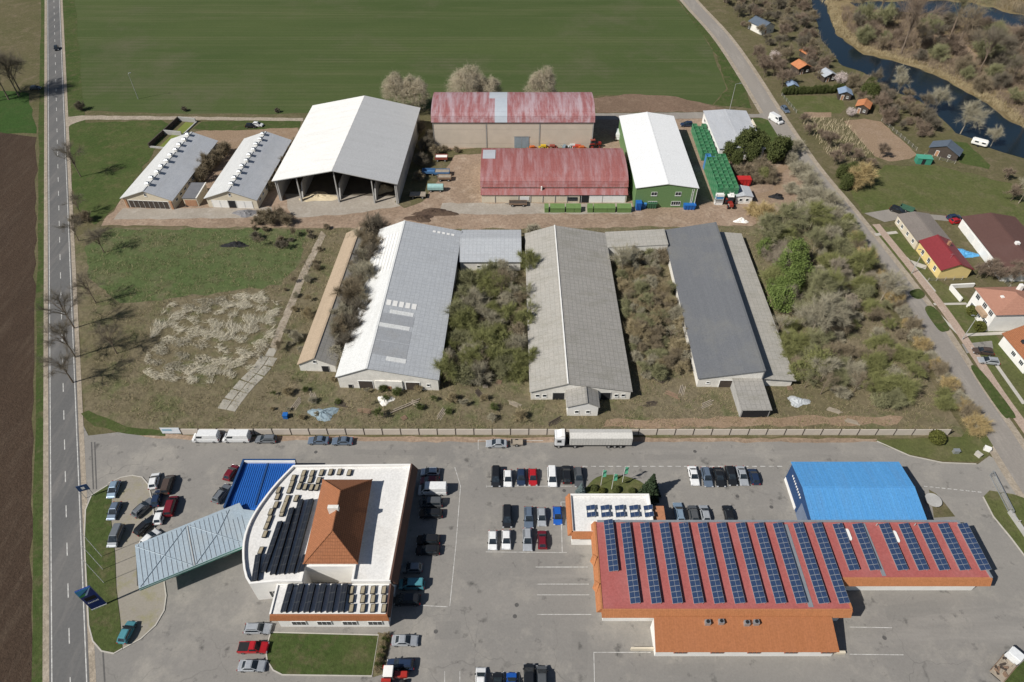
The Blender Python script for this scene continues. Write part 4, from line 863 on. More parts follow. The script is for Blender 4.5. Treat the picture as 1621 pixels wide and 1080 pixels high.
MB().box(8.5,L/2+2,7.0,9.3,L/2+3,9.0).build('chimney', m_white, rf); MB().box(3,L/2-.4,7.2,3.7,L/2+.4,7.5).build('roof_hatch', m_white, rf)
MB().box(-1.1,2.0,2.9,-.01,L-4,3.9).build('balcony', M('tan_balcony', (.42,.30,.20), .8), h)
for z in (1.0,4.1):
    for u in (1.6,4.4,L-1.8): win(h,'l',u,z,1.6,1.4,13,L,mull=2)
p0, p1 = W(1619,592), W(1580,545); a = math.atan2(p1[1]-p0[1], p1[0]-p0[0])-math.pi/2; L = math.hypot(p1[0]-p0[0], p1[1]-p0[1])
h = hall('orange_roofed_house', 'white house with orange tiled roof beside two parked cars', p0[0], p0[1], 11, L, 3.4, 6.4, .5, m_white, m_tile, m_tile, a, .5, cat='house')
for u in (2,5): win(h,'l',u,1.1,1.4,1.2,11,L,mull=2)
MB().box(6.5,L/2,5.6,7.2,L/2+.8,7.4).build('chimney', m_brick, h)
for u in (2.5,5.5): MB().box(1.2,u,4.3,2.0,u+1.0,4.9).build('roof_window', m_glass, h)
t = thing('garden_wall', 'low white garden wall in front of the two-storey house', 'wall', (*W(1503,458),0))
q = [W(1503,458), W(1520,478)]; MB().strip(rel(q,W(1503,458)), .4, 0, 1.3).build('wall', m_white, t); q = [W(1503,456), W(1540,454)]; MB().strip(rel(q,W(1503,458)), .4, 0, 1.2).build('wall', m_white, t)
for a, b, w_ in (((1478,482),(1530,481),.8),((1520,531),(1605,527),1.0),((1478,490),(1520,532),.8),((1435,408),(1480,462),.7),((1575,575),(1621,640),.9),((1440,415),(1466,424),2.0),((1385,372),(1420,368),1.2)):
    struct(MB().strip(px(a,b), w_, .05, .03).build('garden_path', m_kerb))
for k, (a, b, lab) in enumerate((((1468,446),(1530,443),'wire fence below the maroon-roofed house'),((1462,248),(1520,262),'wire fence along the river lawn'),((1395,192),(1455,243),'post fence along the tilled garden'),((1237,152),(1262,182),'post fence at the street end of the garden lawn'),((1578,430),(1640,520),'wire fence behind the two-storey house'))):
    p, q = W(*a), W(*b); L = math.hypot(q[0]-p[0],q[1]-p[1]); f = thing('garden_fence', lab, 'fence', (p[0],p[1],.03), math.atan2(q[1]-p[1],q[0]-p[0])); n = int(L/2.4)
    for i in range(n+1): MB().box(i*2.4-.05,-.05,0,i*2.4+.05,.05,1.3).build('post', m_kerb, f)
    for z in (.3,.7,1.1): MB().box(0,-.015,z,n*2.4,.015,z+.03).build('rail', m_steel, f)
def shed(pp, w, d, hh, rz, roofm, label, wallm=None, cat='shed', name='garden_shed'):
    p = W(*pp); t = hall(name, label, p[0], p[1], w, d, hh, hh+w*.22, .5, wallm or m_darkwood, roofm, roofm, R(rz), .4, cat=cat)
    door(t,'f',w*.3,.9,1.9,w,d,m_brick); win(t,'f',w*.72,.9,.8,.8,w,d); return t
mo = M('orange_roof', (.50,.20,.09), .8, .2, 1); mslate = M('slate_blue_roof', (.10,.125,.16), .7, .15, 1); mmet = M('pale_metal_roof', (.52,.55,.58), .5, .12, 1, .3); mbg = M('blue_grey_roof', (.24,.31,.42), .6, .12, 1)
shed((1205,56),7,9,3.2,28,mslate,'dark slate-roofed cottage in the gardens near the river',m_whitewash,'cottage','garden_cottage'); shed((1276,96),4,5,2.4,20,mo,'small orange-roofed shed close to the river bank'); shed((1262,119),6,5,2.6,18,mo,'wider orange-roofed shed amid bare fruit trees')
shed((1303,131),5.5,4.5,2.4,15,mmet,'pale metal-roofed shed beside pink blossom'); shed((1246,145),3.6,3,2.2,0,mbg,'little blue-grey shed at the street end of the dark hedge'); shed((1326,158),4.4,4,2.5,-12,mbg,'blue-roofed shed at the river end of the dark hedge')
shed((1352,178),4.4,5,2.6,-30,mo,'orange-roofed shed above the tilled garden'); shed((1468,243),9,4.5,2.4,-38,mslate,'long dark-roofed cabin by the river lawn',m_darkwood,'cabin','river_cabin')
t = thing('green_shed', 'flat green metal shed at the corner of the tilled garden', 'shed', (*W(1450,260),0), R(-8)); MB().box(0,0,0,4.6,2.6,2.1).build('body', M('teal_green', (.05,.25,.17), .6), t); MB().box(-.15,-.15,2.11,4.75,2.75,2.25).build('roof', M('teal_roof', (.08,.33,.23), .5), t); MB().box(1.5,-.05,0,2.6,-.001,1.9).build('door', m_dark, t)
t = thing('camper_trailer', 'white caravan parked by the river bank', 'caravan', (*W(1548,231),0), R(-35))
bm = bmesh.new(); bmesh.ops.create_cube(bm, size=1); bmesh.ops.scale(bm, vec=(5,2.1,1.9), verts=bm.verts); bmesh.ops.translate(bm, vec=(0,0,1.5), verts=bm.verts); bmesh.ops.bevel(bm, geom=bm.edges[:], offset=.3, segments=2, affect='EDGES'); me = bpy.data.meshes.new('body'); bm.to_mesh(me); bm.free(); me.materials.append(m_white); link('body', me, t)
for x in (-.9,1.3): MB().box(x-.6,-1.07,1.5,x+.6,-1.045,2.0).build('window', m_glass, t)
for s in (-1,1): MB().tube((0,s*.75,.32),(0,s*1.0,.32),.32,.32,10).build('wheel', m_black, t)

# ------------------------------------------------------------------ vehicles
def bev(mb, off, seg=2):
    me = mb.mesh('tmp', m_white); bm = bmesh.new(); bm.from_mesh(me); bpy.data.meshes.remove(me)
    bmesh.ops.recalc_face_normals(bm, faces=bm.faces[:])
    bmesh.ops.bevel(bm, geom=[e for e in bm.edges if e.calc_face_angle(0) > .35], offset=off, segments=seg, affect='EDGES', clamp_overlap=True)
    return bm
def to_me(bms, name, mat):
    out = bmesh.new()
    for b in bms:
        tmp = bpy.data.meshes.new('tmp'); b.to_mesh(tmp); out.from_mesh(tmp); bpy.data.meshes.remove(tmp); b.free()
    me = bpy.data.meshes.new(name); out.to_mesh(me); out.free(); me.materials.append(mat)
    for p in me.polygons: p.use_smooth = False
    return me
def panel(c, iu, iv, off, lo=0.0):
    a, b, cc, d = map(Vector, c); n = (b-a).cross(d-a).normalized()
    P = lambda u, v: (a*(1-u)*(1-v)+b*u*(1-v)+cc*u*v+d*(1-u)*v) + n*off
    return (P(iu,iv+lo),P(1-iu,iv+lo),P(1-iu,1-iv),P(iu,1-iv))
SPEC = { # L, W, H, belt, hood front/back x frac, cabin bottom rear/front, top rear/front
 'hatch':(4.0,1.74,1.48,.90,.26,-.48,.28,-.34,.03), 'estate':(4.65,1.80,1.50,.92,.24,-.488,.255,-.39,.03), 'sedan':(4.6,1.80,1.44,.92,.22,-.38,.235,-.19,.02),
 'suv':(4.5,1.86,1.68,1.03,.25,-.485,.27,-.40,.05), 'mpv':(4.7,1.86,1.85,1.05,.32,-.49,.36,-.44,.13), 'van':(5.9,2.05,2.5,1.25,.36,-.497,.40,-.485,.24), 'pickup':(5.1,1.85,1.75,1.0,.24,-.12,.26,-.08,.10)}
VE = {}
def make_car(kind):
    L, Wd, H, belt, hb, br, bf, tr, tf = SPEC[kind]; w = Wd/2
    prof = [(-L/2,.32),(-L/2-.0,.62),(-L/2+.06,belt-.02),(-L/2+.3,belt),(hb*L,belt),(L/2-.28,belt-.2),(L/2-.04,belt-.34),(L/2,.34),(L/2-.2,.22),(-L/2+.2,.22)]
    n = len(prof); mb = MB(); mb.add([(x,-w,z) for x,z in prof]+[(x,w,z) for x,z in prof], [tuple(range(n))[::-1],tuple(range(n,2*n))]+[(i,(i+1)%n,(i+1)%n+n,i+n) for i in range(n)])
    b1 = bev(mb, .11)
    wb, wt = w-.05, w-.24 if kind != 'van' else w-.14; B = [(br*L,-wb,belt-.06),(bf*L,-wb,belt-.06),(bf*L,wb,belt-.06),(br*L,wb,belt-.06)]; T = [(tr*L,-wt,H),(tf*L,-wt,H),(tf*L,wt,H),(tr*L,wt,H)]
    cb = MB(); cb.hexa(B,T); b2 = bev(cb, .09)
    root = link('car', None); parts = [('body', to_me([b1,b2],'body',m_white))]
    def gl(nm, c, iu, iv, lo=0): q = panel(c, iu, iv, .008, lo); return (nm, MB().slab(*q,.012).mesh(nm, m_glass))
    parts.append(gl('windscreen',(B[1],B[2],T[2],T[1]),.06,.06,.03)); 
    if kind != 'van': parts.append(gl('rear_window',(B[3],B[0],T[0],T[3]),.12,.12,.1))
    if kind == 'van':
        f = .66; Bm = lambda p, q: tuple(p[i]*(1-f)+q[i]*f for i in range(3))
        parts.append(gl('side_window',(Bm(B[0],B[1]),B[1],T[1],Bm(T[0],T[1])),.1,.2,.15)); parts.append(gl('side_window',(B[2],Bm(B[3],B[2]),Bm(T[3],T[2]),T[2]),.1,.2,.15))
    else:
        parts.append(gl('side_window',(B[0],B[1],T[1],T[0]),.09,.16,.12)); parts.append(gl('side_window',(B[2],B[3],T[3],T[2]),.09,.16,.12))
    for s in (-1,1):
        parts.append(('headlight', MB().slab((L/2-.02,s*(w-.15)-.17,belt-.48),(L/2-.02,s*(w-.15)+.17,belt-.48),(L/2-.14,s*(w-.15)+.17,belt-.30),(L/2-.14,s*(w-.15)-.17,belt-.30),.05).mesh('headlight', m_lamp)))
        parts.append(('tail_light', MB().box(-L/2-.02,s*(w-.16)-.13,belt-.34,-L/2+.06,s*(w-.16)+.13,belt-.08).mesh('tail_light', m_tail)))
        parts.append(('mirror', MB().box(bf*L-.45,s*w-.04 if s > 0 else s*w-.16,belt-.05,bf*L-.25,s*w+.16 if s > 0 else s*w+.04,belt+.12).mesh('mirror', m_black)))
    if kind == 'pickup': parts.append(('load_bed', MB().box(-L/2+.12,-w+.16,belt-.1,br*L-.08,w-.16,belt+.012).mesh('load_bed', m_black)))
    if kind in ('estate','suv'):
        for s in (-1,1): parts.append(('roof_rail', MB().box(tr*L+.2,s*(wt-.1)-.025,H-.02,tf*L-.15,s*(wt-.1)+.025,H+.06).mesh('roof_rail', m_black)))
    wm = MB().tube((0,-.11,0),(0,.11,0),.33,.33,14).mesh('wheel', m_black); rm = MB().tube((0,-.125,0),(0,.125,0),.2,.2,8).mesh('rim', m_chrome)
    for nm, me in parts: link(nm, me, root)
    for sx_ in (-.31,.31):
        for s in (-1,1): o = link('wheel', wm, root, (sx_*L,s*(w-.10),.33)); link('rim', rm, o)
    VE[kind] = root
PAINT = {}
PC = dict(white=(.78,.78,.77), silver=(.50,.52,.54), grey=(.22,.235,.25), darkgrey=(.09,.095,.10), black=(.015,.016,.018), navy=(.02,.035,.075), blue=(.015,.10,.42), red=(.42,.015,.02), darkred=(.16,.012,.02),
          brown=(.085,.06,.048), teal=(.16,.33,.36), lightblue=(.30,.40,.50), bluegrey=(.17,.22,.29), paleteal=(.08,.26,.30))
used = set(); NCAR = [0]
def car(kind, colr, pp, head, label, group=None, z=.05):
    if kind not in VE: make_car(kind); 
    if kind not in used: used.add(kind); bpy.context.view_layer.update(); index_kids(VE[kind])
    if colr not in PAINT: PAINT[colr] = paint('paint_'+colr, PC[colr], .35 if colr in ('silver','grey','bluegrey','lightblue') else 0.0)
    p = W(pp[0], pp[1], .7) if len(pp) == 2 else pp[:2]
    c = copy_tree(VE[kind], (p[0],p[1],z), R(head)); c.name = 'delivery_van' if kind == 'van' else 'pickup_truck' if kind == 'pickup' else 'parked_car'
    tag(c, label, 'van' if kind == 'van' else 'pickup' if kind == 'pickup' else 'car', group)
    for k in c.children:
        if k.name.startswith('body'): k.material_slots[0].link = 'OBJECT'; k.material_slots[0].material = PAINT[colr]
    return c
G1 = 'cars in the middle parking bays'
for a in ((('mpv','black',(785,755),-90,'black people carrier at the outer end of the back parking row')),('hatch','white',(804,757),-90,'white hatchback between black and navy cars in the back row'),('hatch','navy',(825,755),-90,'navy hatchback parked next to the bright red hatchback'),('hatch','red',(843.6,755),-90,'bright red hatchback in the back parking row'),
          ('mpv','white',(874,755),-90,'white high-roofed people carrier in the back parking row'),('suv','black',(897,751),90,'black off-roader beside the white people carrier'),('estate','darkgrey',(916,755),-90,'dark grey estate beside the small blue spruce'),
          ('mpv','black',(803,818),-90,'black people carrier with a door open, alone in its row end'),('estate','bluegrey',(837,819),-90,'blue-grey estate in the second parking row'),('hatch','silver',(857.5,818),-90,'light silver hatchback between blue-grey estate and blue car'),('hatch','blue',(882.6,816),-90,'bright blue hatchback beside the white wing'),
          ('hatch','white',(780,855),-90,'white hatchback at the outer end of the front row'),('hatch','white',(801.6,854),-90,'white hatchback next to the gap in the front row'),('estate','silver',(835,854),-90,'silver estate next to the dark red hatchback'),('hatch','darkred',(858.5,854),90,'crimson hatchback in the front parking row')): car(*a, G1)
for a in (('sedan','white',(1098,753),-90,'white saloon at the end of the row near the blue hall'),('estate','bluegrey',(1119,755),-90,'grey-blue estate beside the white saloon'),('sedan','black',(1138.5,755),-90,'black saloon beside the grey-blue estate'),('estate','black',(1157.5,753),-90,'black estate beside the silver saloon'),('sedan','silver',(1175,753),-90,'silver saloon beside the navy car'),('hatch','navy',(1193.5,754),90,'navy hatchback in the row facing the blue hall'),
          ('estate','lightblue',(1075,811),90,'pale blue estate half hidden behind the retail roof'),('hatch','darkgrey',(1098,813),90,'dark grey hatchback half hidden behind the retail roof'),('hatch','silver',(1116,813),90,'silver hatchback half hidden behind the retail roof'),('hatch','black',(1153,813),90,'black hatchback alone behind the retail roof')): car(*a, 'cars by the blue hall')
for a in (('hatch','lightblue',(180,775),-85,'pale blue hatchback on the grass edge of the station island',None,.17),('hatch','bluegrey',(181,809),-88,'blue-grey hatchback on the station island edge',None,.17),('mpv','grey',(184,849),-88,'grey people carrier on the station island edge',None,.17),('estate','grey',(227,804),60,'grey estate slanting across the station island paving',None,.17),('estate','black',(231,832),60,'black estate slanting across the station island paving',None,.17),
          ('hatch','white',(244,761),100,'white hatchback at the top of the station island kerb'),('mpv','brown',(266,767),95,'brown people carrier beside the white hatchback at the station'),('hatch','navy',(249,788),95,'dark blue hatchback between two white cars at the station'),('hatch','white',(253,816),95,'white hatchback beside the maroon people carrier at the station'),('mpv','darkred',(271,801),95,'maroon people carrier at the station'),('hatch','white',(238,852),60,'white hatchback tucked under the canopy edge',None,.17),
          ('hatch','darkred',(366,748),75,'dark red hatchback beside the blue-roofed annex'),('estate','grey',(351,781),70,'grey estate beside the blue-roofed annex'),('hatch','paleteal',(201,1001),85,'teal hatchback alone on the station island paving',None,.17),
          ('estate','silver',(408,995),0,'silver estate by the shop wing corner'),('pickup','red',(401,1025),0,'red pickup beside the shop lawn'),('sedan','silver',(399,1054),0,'silver saloon beside the shop lawn')): car(*a)
for a in (('hatch','silver',(681,747),180,'silver hatchback at the top of the shaded bays'),('hatch','darkred',(680,761),180,'dark red hatchback in the shaded bays'),('van','white',(685,776),180,'white box van in the shaded bays'),('mpv','darkgrey',(682,796),180,'dark grey people carrier below the white box van'),('estate','black',(682,813),180,'black estate in the shaded bays'),('suv','black',(678,855),180,'black off-roader in the lower shaded bays'),('estate','black',(677,871),180,'black estate in the lower shaded bays'),
          ('mpv','paleteal',(652,925),180,'teal van close under the shaded wall'),('mpv','black',(645,950),180,'black people carrier below the teal van'),('hatch','grey',(652,899),180,'grey hatchback close under the shaded wall'),
          ('sedan','silver',(641,1014),0,'silver saloon beside the shop border planting'),('estate','navy',(634,1052),180,'navy estate beside the shop border planting'),
          ('hatch','white',(761,1076),90,'white hatchback at the lower edge of the big forecourt'),('hatch','black',(788,1084),90,'black hatchback beside the white hatchback at the forecourt edge'),('hatch','blue',(810,1084),90,'blue hatchback at the forecourt edge'),('mpv','black',(838,1074),90,'big black people carrier at the forecourt edge'),('mpv','darkgrey',(858,1077),90,'dark grey people carrier at the forecourt edge')): car(*a)
for a in (('van','white',(327,693),180,'white panel van by the fence, nearer the banner board'),('van','white',(375,693),180,'white panel van by the fence, next to the grey estate'),('estate','grey',(421,695),180,'grey estate by the fence behind the white panel vans'),('sedan','bluegrey',(504,697),180,'blue-grey saloon by the fence, first of a pair'),('sedan','bluegrey',(542,698),180,'blue-grey saloon by the fence, second of a pair'),('sedan','silver',(786,702),180,'silver saloon towing a small trailer by the fence')): car(*a)
for a in (('van','white',(1228,190),-62,'white van driving along the street by the farm lane',None,.08),('estate','bluegrey',(1243,173),-80,'grey-green estate parked on the street verge'),('suv','navy',(1087,197),180,'dark blue car parked behind the green hall'),('van','white',(979,214),80,'white van parked between barrel hall and green hall'),('hatch','white',(408,197),-10,'white hatchback behind the pig barns'),('hatch','black',(397,199),0,'black hatchback behind the pig barns'),
          ('hatch','black',(89,76),-64,'black car driving on the main road',None,.08),('hatch','darkgrey',(56,139),10,'dark grey car at the side track off the main road'),('hatch','darkred',(1397,431),-70,'dark red car driving on the street by the yellow house',None,.08),('estate','brown',(1556,556),170,'brown estate on the bay beside the orange-roofed house',None,.09),('estate','silver',(1565,571),170,'silver estate on the lawn beside the orange-roofed house'),
          ('estate','navy',(1511,344),10,'dark blue estate beside the brown-roofed building',None,.08),('hatch','red',(1514,350),10,'red hatchback beside the brown-roofed building',None,.08),('suv','black',(1421,333),-40,'black off-roader hitched near the green trailer',None,.08)): car(*a)
for k in VE.values():                                   # the prototypes themselves are not part of the place
    for o in list(k.children_recursive)+[k]: bpy.data.objects.remove(o)

def wheels(t, xs, w, r=.4, n=12):
    wm = MB().tube((0,-.14,0),(0,.14,0),r,r,n).mesh('wheel', m_black); rm = MB().tube((0,-.15,0),(0,.15,0),r*.5,r*.5,8).mesh('rim', m_grey)
    for x in xs:
        for s in (-1,1): o = link('wheel', wm, t, (x,s*w,r)); link('rim', rm, o)
# articulated lorry
p = W(876,709); t = thing('articulated_lorry', 'white articulated lorry with long tarpaulin trailer parked along the fence', 'lorry', (p[0]+.2,p[1]+1.0,.05))
me = to_me([bev(MB().box(0,-1.22,.9,2.2,1.22,3.6),.14)],'cab',paint('paint_lorry',(.78,.78,.78))); cab = link('cab', me, t)
MB().slab((-.02,1.0,2.1),(-.02,-1.0,2.1),(-.02,-1.0,3.1),(-.02,1.0,3.1),.03).build('windscreen', m_glass, cab); MB().box(.5,-1.25,2.1,1.4,-1.215,2.9).build('side_window', m_glass, cab); MB().hexa([(.6,-1.0,3.6),(2.1,-1.0,3.6),(2.1,1.0,3.6),(.6,1.0,3.6)],[(1.4,-1.0,4.0),(2.1,-1.0,4.0),(2.1,1.0,4.0),(1.4,1.0,4.0)]).build('wind_deflector', m_white, cab)
MB().box(0,-1.15,.45,5.6,1.15,.9).build('chassis', m_black, t)
m_tarp = SM('trailer_tarpaulin', (.56,.54,.50), (.59,.57,.53), .6, 30, .8, None, .85, .2, .02, (.48,.46,.42), .5)
tr_ = MB().box(3.2,-1.26,1.25,16.4,1.26,3.55).build('trailer_box', m_tarp, t); MB().add([(3.2,-1.26,3.551),(3.2,1.26,3.551),(3.2,0,4.0),(16.4,-1.26,3.551),(16.4,1.26,3.551),(16.4,0,4.0)],[(0,2,1),(3,4,5),(0,3,5,2),(1,2,5,4),(0,1,4,3)]).build('trailer_cover', m_tarp, tr_)
for i in range(22): MB().box(3.5+i*.6,-1.29,1.3,3.56+i*.6,-1.261,3.5).build('trailer_rib', m_tarp, tr_)
wheels(t, (.9,4.4,11.6,12.9,14.2), 1.05, .5)
# small trailer behind the silver saloon
def trailer(name, label, pp, l, w, bz, h, m_body, rz=0, load=None, axles=1, cover=None, group=None):
    p = W(*pp); t = thing(name, label, 'trailer', (p[0],p[1],.05), R(rz), group); b = MB()
    b.box(-l/2,-w/2,bz,l/2,w/2,bz+.1); b.box(-l/2,-w/2,bz+.1,l/2,-w/2+.08,bz+h).box(-l/2,w/2-.08,bz+.1,l/2,w/2,bz+h).box(-l/2,-w/2+.08,bz+.1,-l/2+.08,w/2-.08,bz+h).box(l/2-.08,-w/2+.08,bz+.1,l/2,w/2-.08,bz+h); b.build('bed', m_body, t)
    MB().box(-l/2+.2,-w*.3,bz-.25,l/2-.2,w*.3,bz-.005).build('chassis', m_black, t); MB().tube((-l/2,0,bz-.1),(-l/2-1.3,0,bz-.15),.07,.05,6).build('drawbar', m_black, t)
    if load: MB().box(-l/2+.15,-w/2+.15,bz+.11,l/2-.15,w/2-.15,bz+h*.75).build('load', load, t)
    if cover: MB().tube((-l/2+.05,0,bz+h*.75),(l/2-.05,0,bz+h*.75),w*.46,w*.46,12).build('tank', cover, t)
    wheels(t, [0] if axles == 1 else [-l*.3,l*.3], w/2-.05, min(.42,bz)); return t
mrw = M('rusty_red', (.28,.07,.05), .8, .3, 1); mbr = M('faded_brown', (.24,.16,.11), .85, .3, 1); mbl = M('faded_blue', (.07,.17,.33), .7, .25, 1); mtl = M('pale_teal_paint', (.30,.48,.46), .6, .2, 1); mgr = M('weathered_wood', (.33,.28,.22), .9, .25, 1)
trailer('car_trailer', 'small tan box trailer hitched to the silver saloon', (818,703), 2.6, 1.5, .5, .45, mgr, 0)
trailer('farm_trailer', 'red farm trailer with white cover beside the dark hall shade', (699,254), 4.2, 2.2, .8, .9, mrw, 0, m_white, 2); trailer('farm_trailer', 'grey wooden-decked farm trailer in the line by the open hall', (700,277), 5, 2.3, .8, .8, mbl, 0, mgr, 2); trailer('farm_trailer', 'brown farm trailer below the grey-decked one', (704,285), 4.4, 2.2, .8, .7, mbr, 0, mgr, 2)
trailer('slurry_tanker', 'pale teal tank trailer in the farm yard', (690,302), 5, 2.0, .8, .9, mtl, 0, None, 2, mtl); trailer('farm_trailer', 'weathered flat trailer with boards beside the open hall corner', (662,312), 5, 2.4, .8, .35, mgr, 0, mgr, 2); trailer('farm_trailer', 'blue farm trailer in the shade of the open hall', (679,276), 4.2, 2.2, .8, .8, mbl, 0, None, 2)
trailer('farm_trailer', 'rusty low trailer in front of the red workshop', (820,325), 5.5, 2.0, .7, .5, mbr, 0, m_darkwood, 2); trailer('green_trailer', 'green trailer with grey cover next to the black off-roader', (1434,334), 4.0, 1.9, .7, .7, M('dark_green_paint', (.05,.12,.08), .7), -40, None, 1)
# tractors
def tractor(name, label, pp, rz, pc, roofc, scale=1.0):
    p = W(*pp); t = thing(name, label, 'tractor', (p[0],p[1],.05), R(rz)); t.scale = (scale,)*3
    link('bonnet', to_me([bev(MB().box(.4,-.4,.8,2.3,.4,1.6),.1)],'bonnet',pc), t)
    MB().box(-1.0,-.55,.8,.4,.55,1.4).build('body', pc, t); c = MB().hexa([(-1.0,-.75,1.4),(.4,-.75,1.4),(.4,.75,1.4),(-1.0,.75,1.4)],[(-.9,-.65,2.5),(.2,-.65,2.5),(.2,.65,2.5),(-.9,.65,2.5)]).build('cab', m_glass, t)
    link('cab_roof', to_me([bev(MB().box(-1.05,-.78,2.5,.35,.78,2.72),.07)],'cab_roof',roofc), c)
    for s in (-1,1):
        o = MB().tube((0,-.22,0),(0,.22,0),.82,.82,16).build('rear_wheel', m_black, t, (-.7,s*.88,.82)); MB().tube((0,-.23,0),(0,.23,0),.42,.42,10).build('rim', pc, o)
        o = MB().tube((0,-.16,0),(0,.16,0),.5,.5,14).build('front_wheel', m_black, t, (1.6,s*.75,.5)); MB().tube((0,-.17,0),(0,.17,0),.26,.26,10).build('rim', pc, o)
        MB().box(-1.35,s*.88-.24,1.62,.0,s*.88+.24,1.72).build('mudguard', pc, t)
    MB().tube((1.0,.25,1.6),(1.0,.25,2.5),.05,.05,6).build('exhaust', m_black, t)
tractor('red_tractor', 'red tractor with white cab roof at the shop border corner', (622,1073), 0, paint('paint_tractor',(.40,.03,.02)), m_white, 1.15); tractor('red_tractor', 'red tractor with white roof below the green crate stack', (1154,325), -90, paint('paint_tractor2',(.30,.03,.02)), m_white, 1.2); tractor('red_tractor', 'old red tractor at the corner of the tall cream store', (939,234), 10, paint('paint_tractor3',(.30,.03,.02)), mrw, 1.2)
# implements in front of the seed store
def implement(label, pp, pc, kind, rz=0, n=5):
    p = W(*pp); t = thing('farm_implement', label, 'implement', (p[0],p[1],.04), R(rz)); MB().box(-1.8,-.12,.7,1.8,.12,.95).box(-1.5,-1.0,.6,-1.3,1.0,.8).box(1.3,-1.0,.6,1.5,1.0,.8).build('frame', pc, t)
    MB().tube((0,0,.9),(0,1.4,1.5),.1,.08,6).build('drawbar', pc, t)
    for i in range(n):
        x = -1.6+i*3.2/(n-1)
        if kind == 'disc': MB().tube((x-.05,-.5,.42),(x+.05,-.5,.42),.42,.42,12).tube((x-.04,.05,.43),(x+.04,.05,.43),.06,.06,5).build('disc', pc, t)
        else: MB().tube((x,0,.8),(x,-.5,.45),.06,.05,5).tube((x,-.5,.45),(x,-.25,.03),.05,.03,5).build('tine', pc, t)
    MB().box(-.9,-.5,.95,.9,.5,1.5).build('hopper', pc, t)
mor = M('implement_orange', (.50,.12,.03), .6, .25, 1); mye = M('implement_yellow', (.58,.40,.03), .6, .2, 1); mgb = M('implement_grey', (.20,.26,.30), .6, .2, 1)
for a in (('orange cultivator in the yard line nearest the store door',(842,238),mor,'tine',20),('yellow implement between orange and red ones in the yard line',(860,236),mye,'disc'),('dull red disc implement next to the yellow one',(874,236),mrw,'disc'),('grey folded implement in the middle of the yard line',(893,237),mgb,'tine',70),('white and grey tank implement in the yard line',(906,234),M('implement_white',(.6,.64,.66),.5),'disc'),('bright orange disc harrow in the yard line',(920,238),mor,'disc',10),('orange-red implement beside the old tractor',(914,236),M('implement_vermilion',(.46,.06,.03),.6),'tine',-10)): implement(*a)
t = thing('sprayer_tank', 'blue frame sprayer with white tank behind the red workshop', 'sprayer', (*W(855,247),.04)); MB().box(-2.2,-.8,.4,2.2,.8,.7).build('frame', mbl, t); MB().tube((-1.5,0,1.1),(1.5,0,1.1),.6,.6,12).build('tank', m_white, t); wheels(t,[0],.8,.4)
for i, (x,y) in enumerate(((837,246),(895,246))):
    t = thing('seed_box', ['white seed box behind the workshop ridge','white seed box with dark base behind the workshop'][i], 'box', (*W(x,y),.04)); MB().box(-.8,-.6,0,.8,.6,.5).build('base', m_black, t); MB().hexa([(-.6,-.45,.5),(.6,-.45,.5),(.6,.45,.5),(-.6,.45,.5)],[(-.9,-.65,1.3),(.9,-.65,1.3),(.9,.65,1.3),(-.9,.65,1.3)]).build('bin', m_white, t)
# flatbed lorry bottom right
p = W(1588,1056); t = thing('flatbed_lorry', 'white-cabbed flatbed lorry with rusty scrap load at the asphalt edge', 'lorry', (p[0],p[1],.05), R(36))
link('cab', to_me([bev(MB().box(1.2,-1.05,.7,3.0,1.05,2.5),.15)],'cab',paint('paint_flatbed',(.75,.76,.76))), t); MB().slab((3.02,-.9,1.5),(3.02,.9,1.5),(2.97,.85,2.25),(2.97,-.85,2.25),.03).build('windscreen', m_glass, t)
MB().box(-3.2,-1.1,.85,1.1,1.1,1.0).build('flatbed', mgr, t); MB().box(-3.1,-.8,.5,2.6,.8,.845).build('chassis', m_black, t)
for s in (-1,1): MB().box(-3.2,s*1.12-.04,1.0,1.1,s*1.12+.04,1.4).build('side_board', mbr, t)
for i in range(16):
    r = random.Random(i); x, y = r.uniform(-2.8,.8), r.uniform(-.8,.8); MB().box(-r.uniform(.2,.6),-.15,0,r.uniform(.2,.6),.15,r.uniform(.15,.4)).build('scrap_piece', [mgr,mbr,m_darkwood][i%3], t, (x,y,1.01), r.uniform(0,3))
wheels(t, (-1.9,2.0), .95, .45)

# crates, containers and yard clutter
mcr = M('green_crate', (.055,.21,.10), .7, .2, 1); mcr2 = M('green_crate_pale', (.09,.25,.13), .7, .2, 1); mcb = M('blue_crate', (.07,.24,.46), .7, .15, 1)
def crate_mesh(w, l, h, mat):
    b = MB(); b.box(0,0,.1,w,l,.16); b.box(0,0,.16,w,.06,h).box(0,l-.06,.16,w,l,h).box(0,.06,.16,.06,l-.06,h).box(w-.06,.06,.16,w,l-.06,h)
    for x in (0,w/2-.06,w-.12): b.box(x,0,0,x+.12,l,.1)
    for x in (w*.25,w*.5,w*.75): b.box(x-.03,-.03,.16,x+.03,0,h).box(x-.03,l,.16,x+.03,l+.03,h)
    return b.mesh('produce_crate', mat)
cm = [crate_mesh(1.55,1.95,1.0,m) for m in (mcr,mcr2,mcb)]
def stack(x0, y0, nx, ny, nz, group, label, rz, bluep=None):
    c_, s_ = math.cos(rz), math.sin(rz)
    for i in range(nx):
        for j in range(ny):
            for k in range(nz if (i+j) % 5 else max(1,nz-(1 if j > ny-3 else 0))):
                x, y = i*1.62, j*2.05; bl = bluep and bluep(i,j)
                o = link('produce_crate', cm[2 if bl else (i*7+j*3+k) % 2], None, (x0+x*c_-y*s_, y0+x*s_+y*c_, .04+k*1.0), rz)
                tag(o, 'blue produce crate stacked at the end of the green stack' if bl else label, 'crate', 'blue crates in the yard' if bl else group)
stack(63.4, 181.6, 4, 10, 5, 'green crates in the large stack', 'green produce crate in the large stack beside the white-roofed hall', R(-.5), lambda i,j: j == 9 and i < 2)
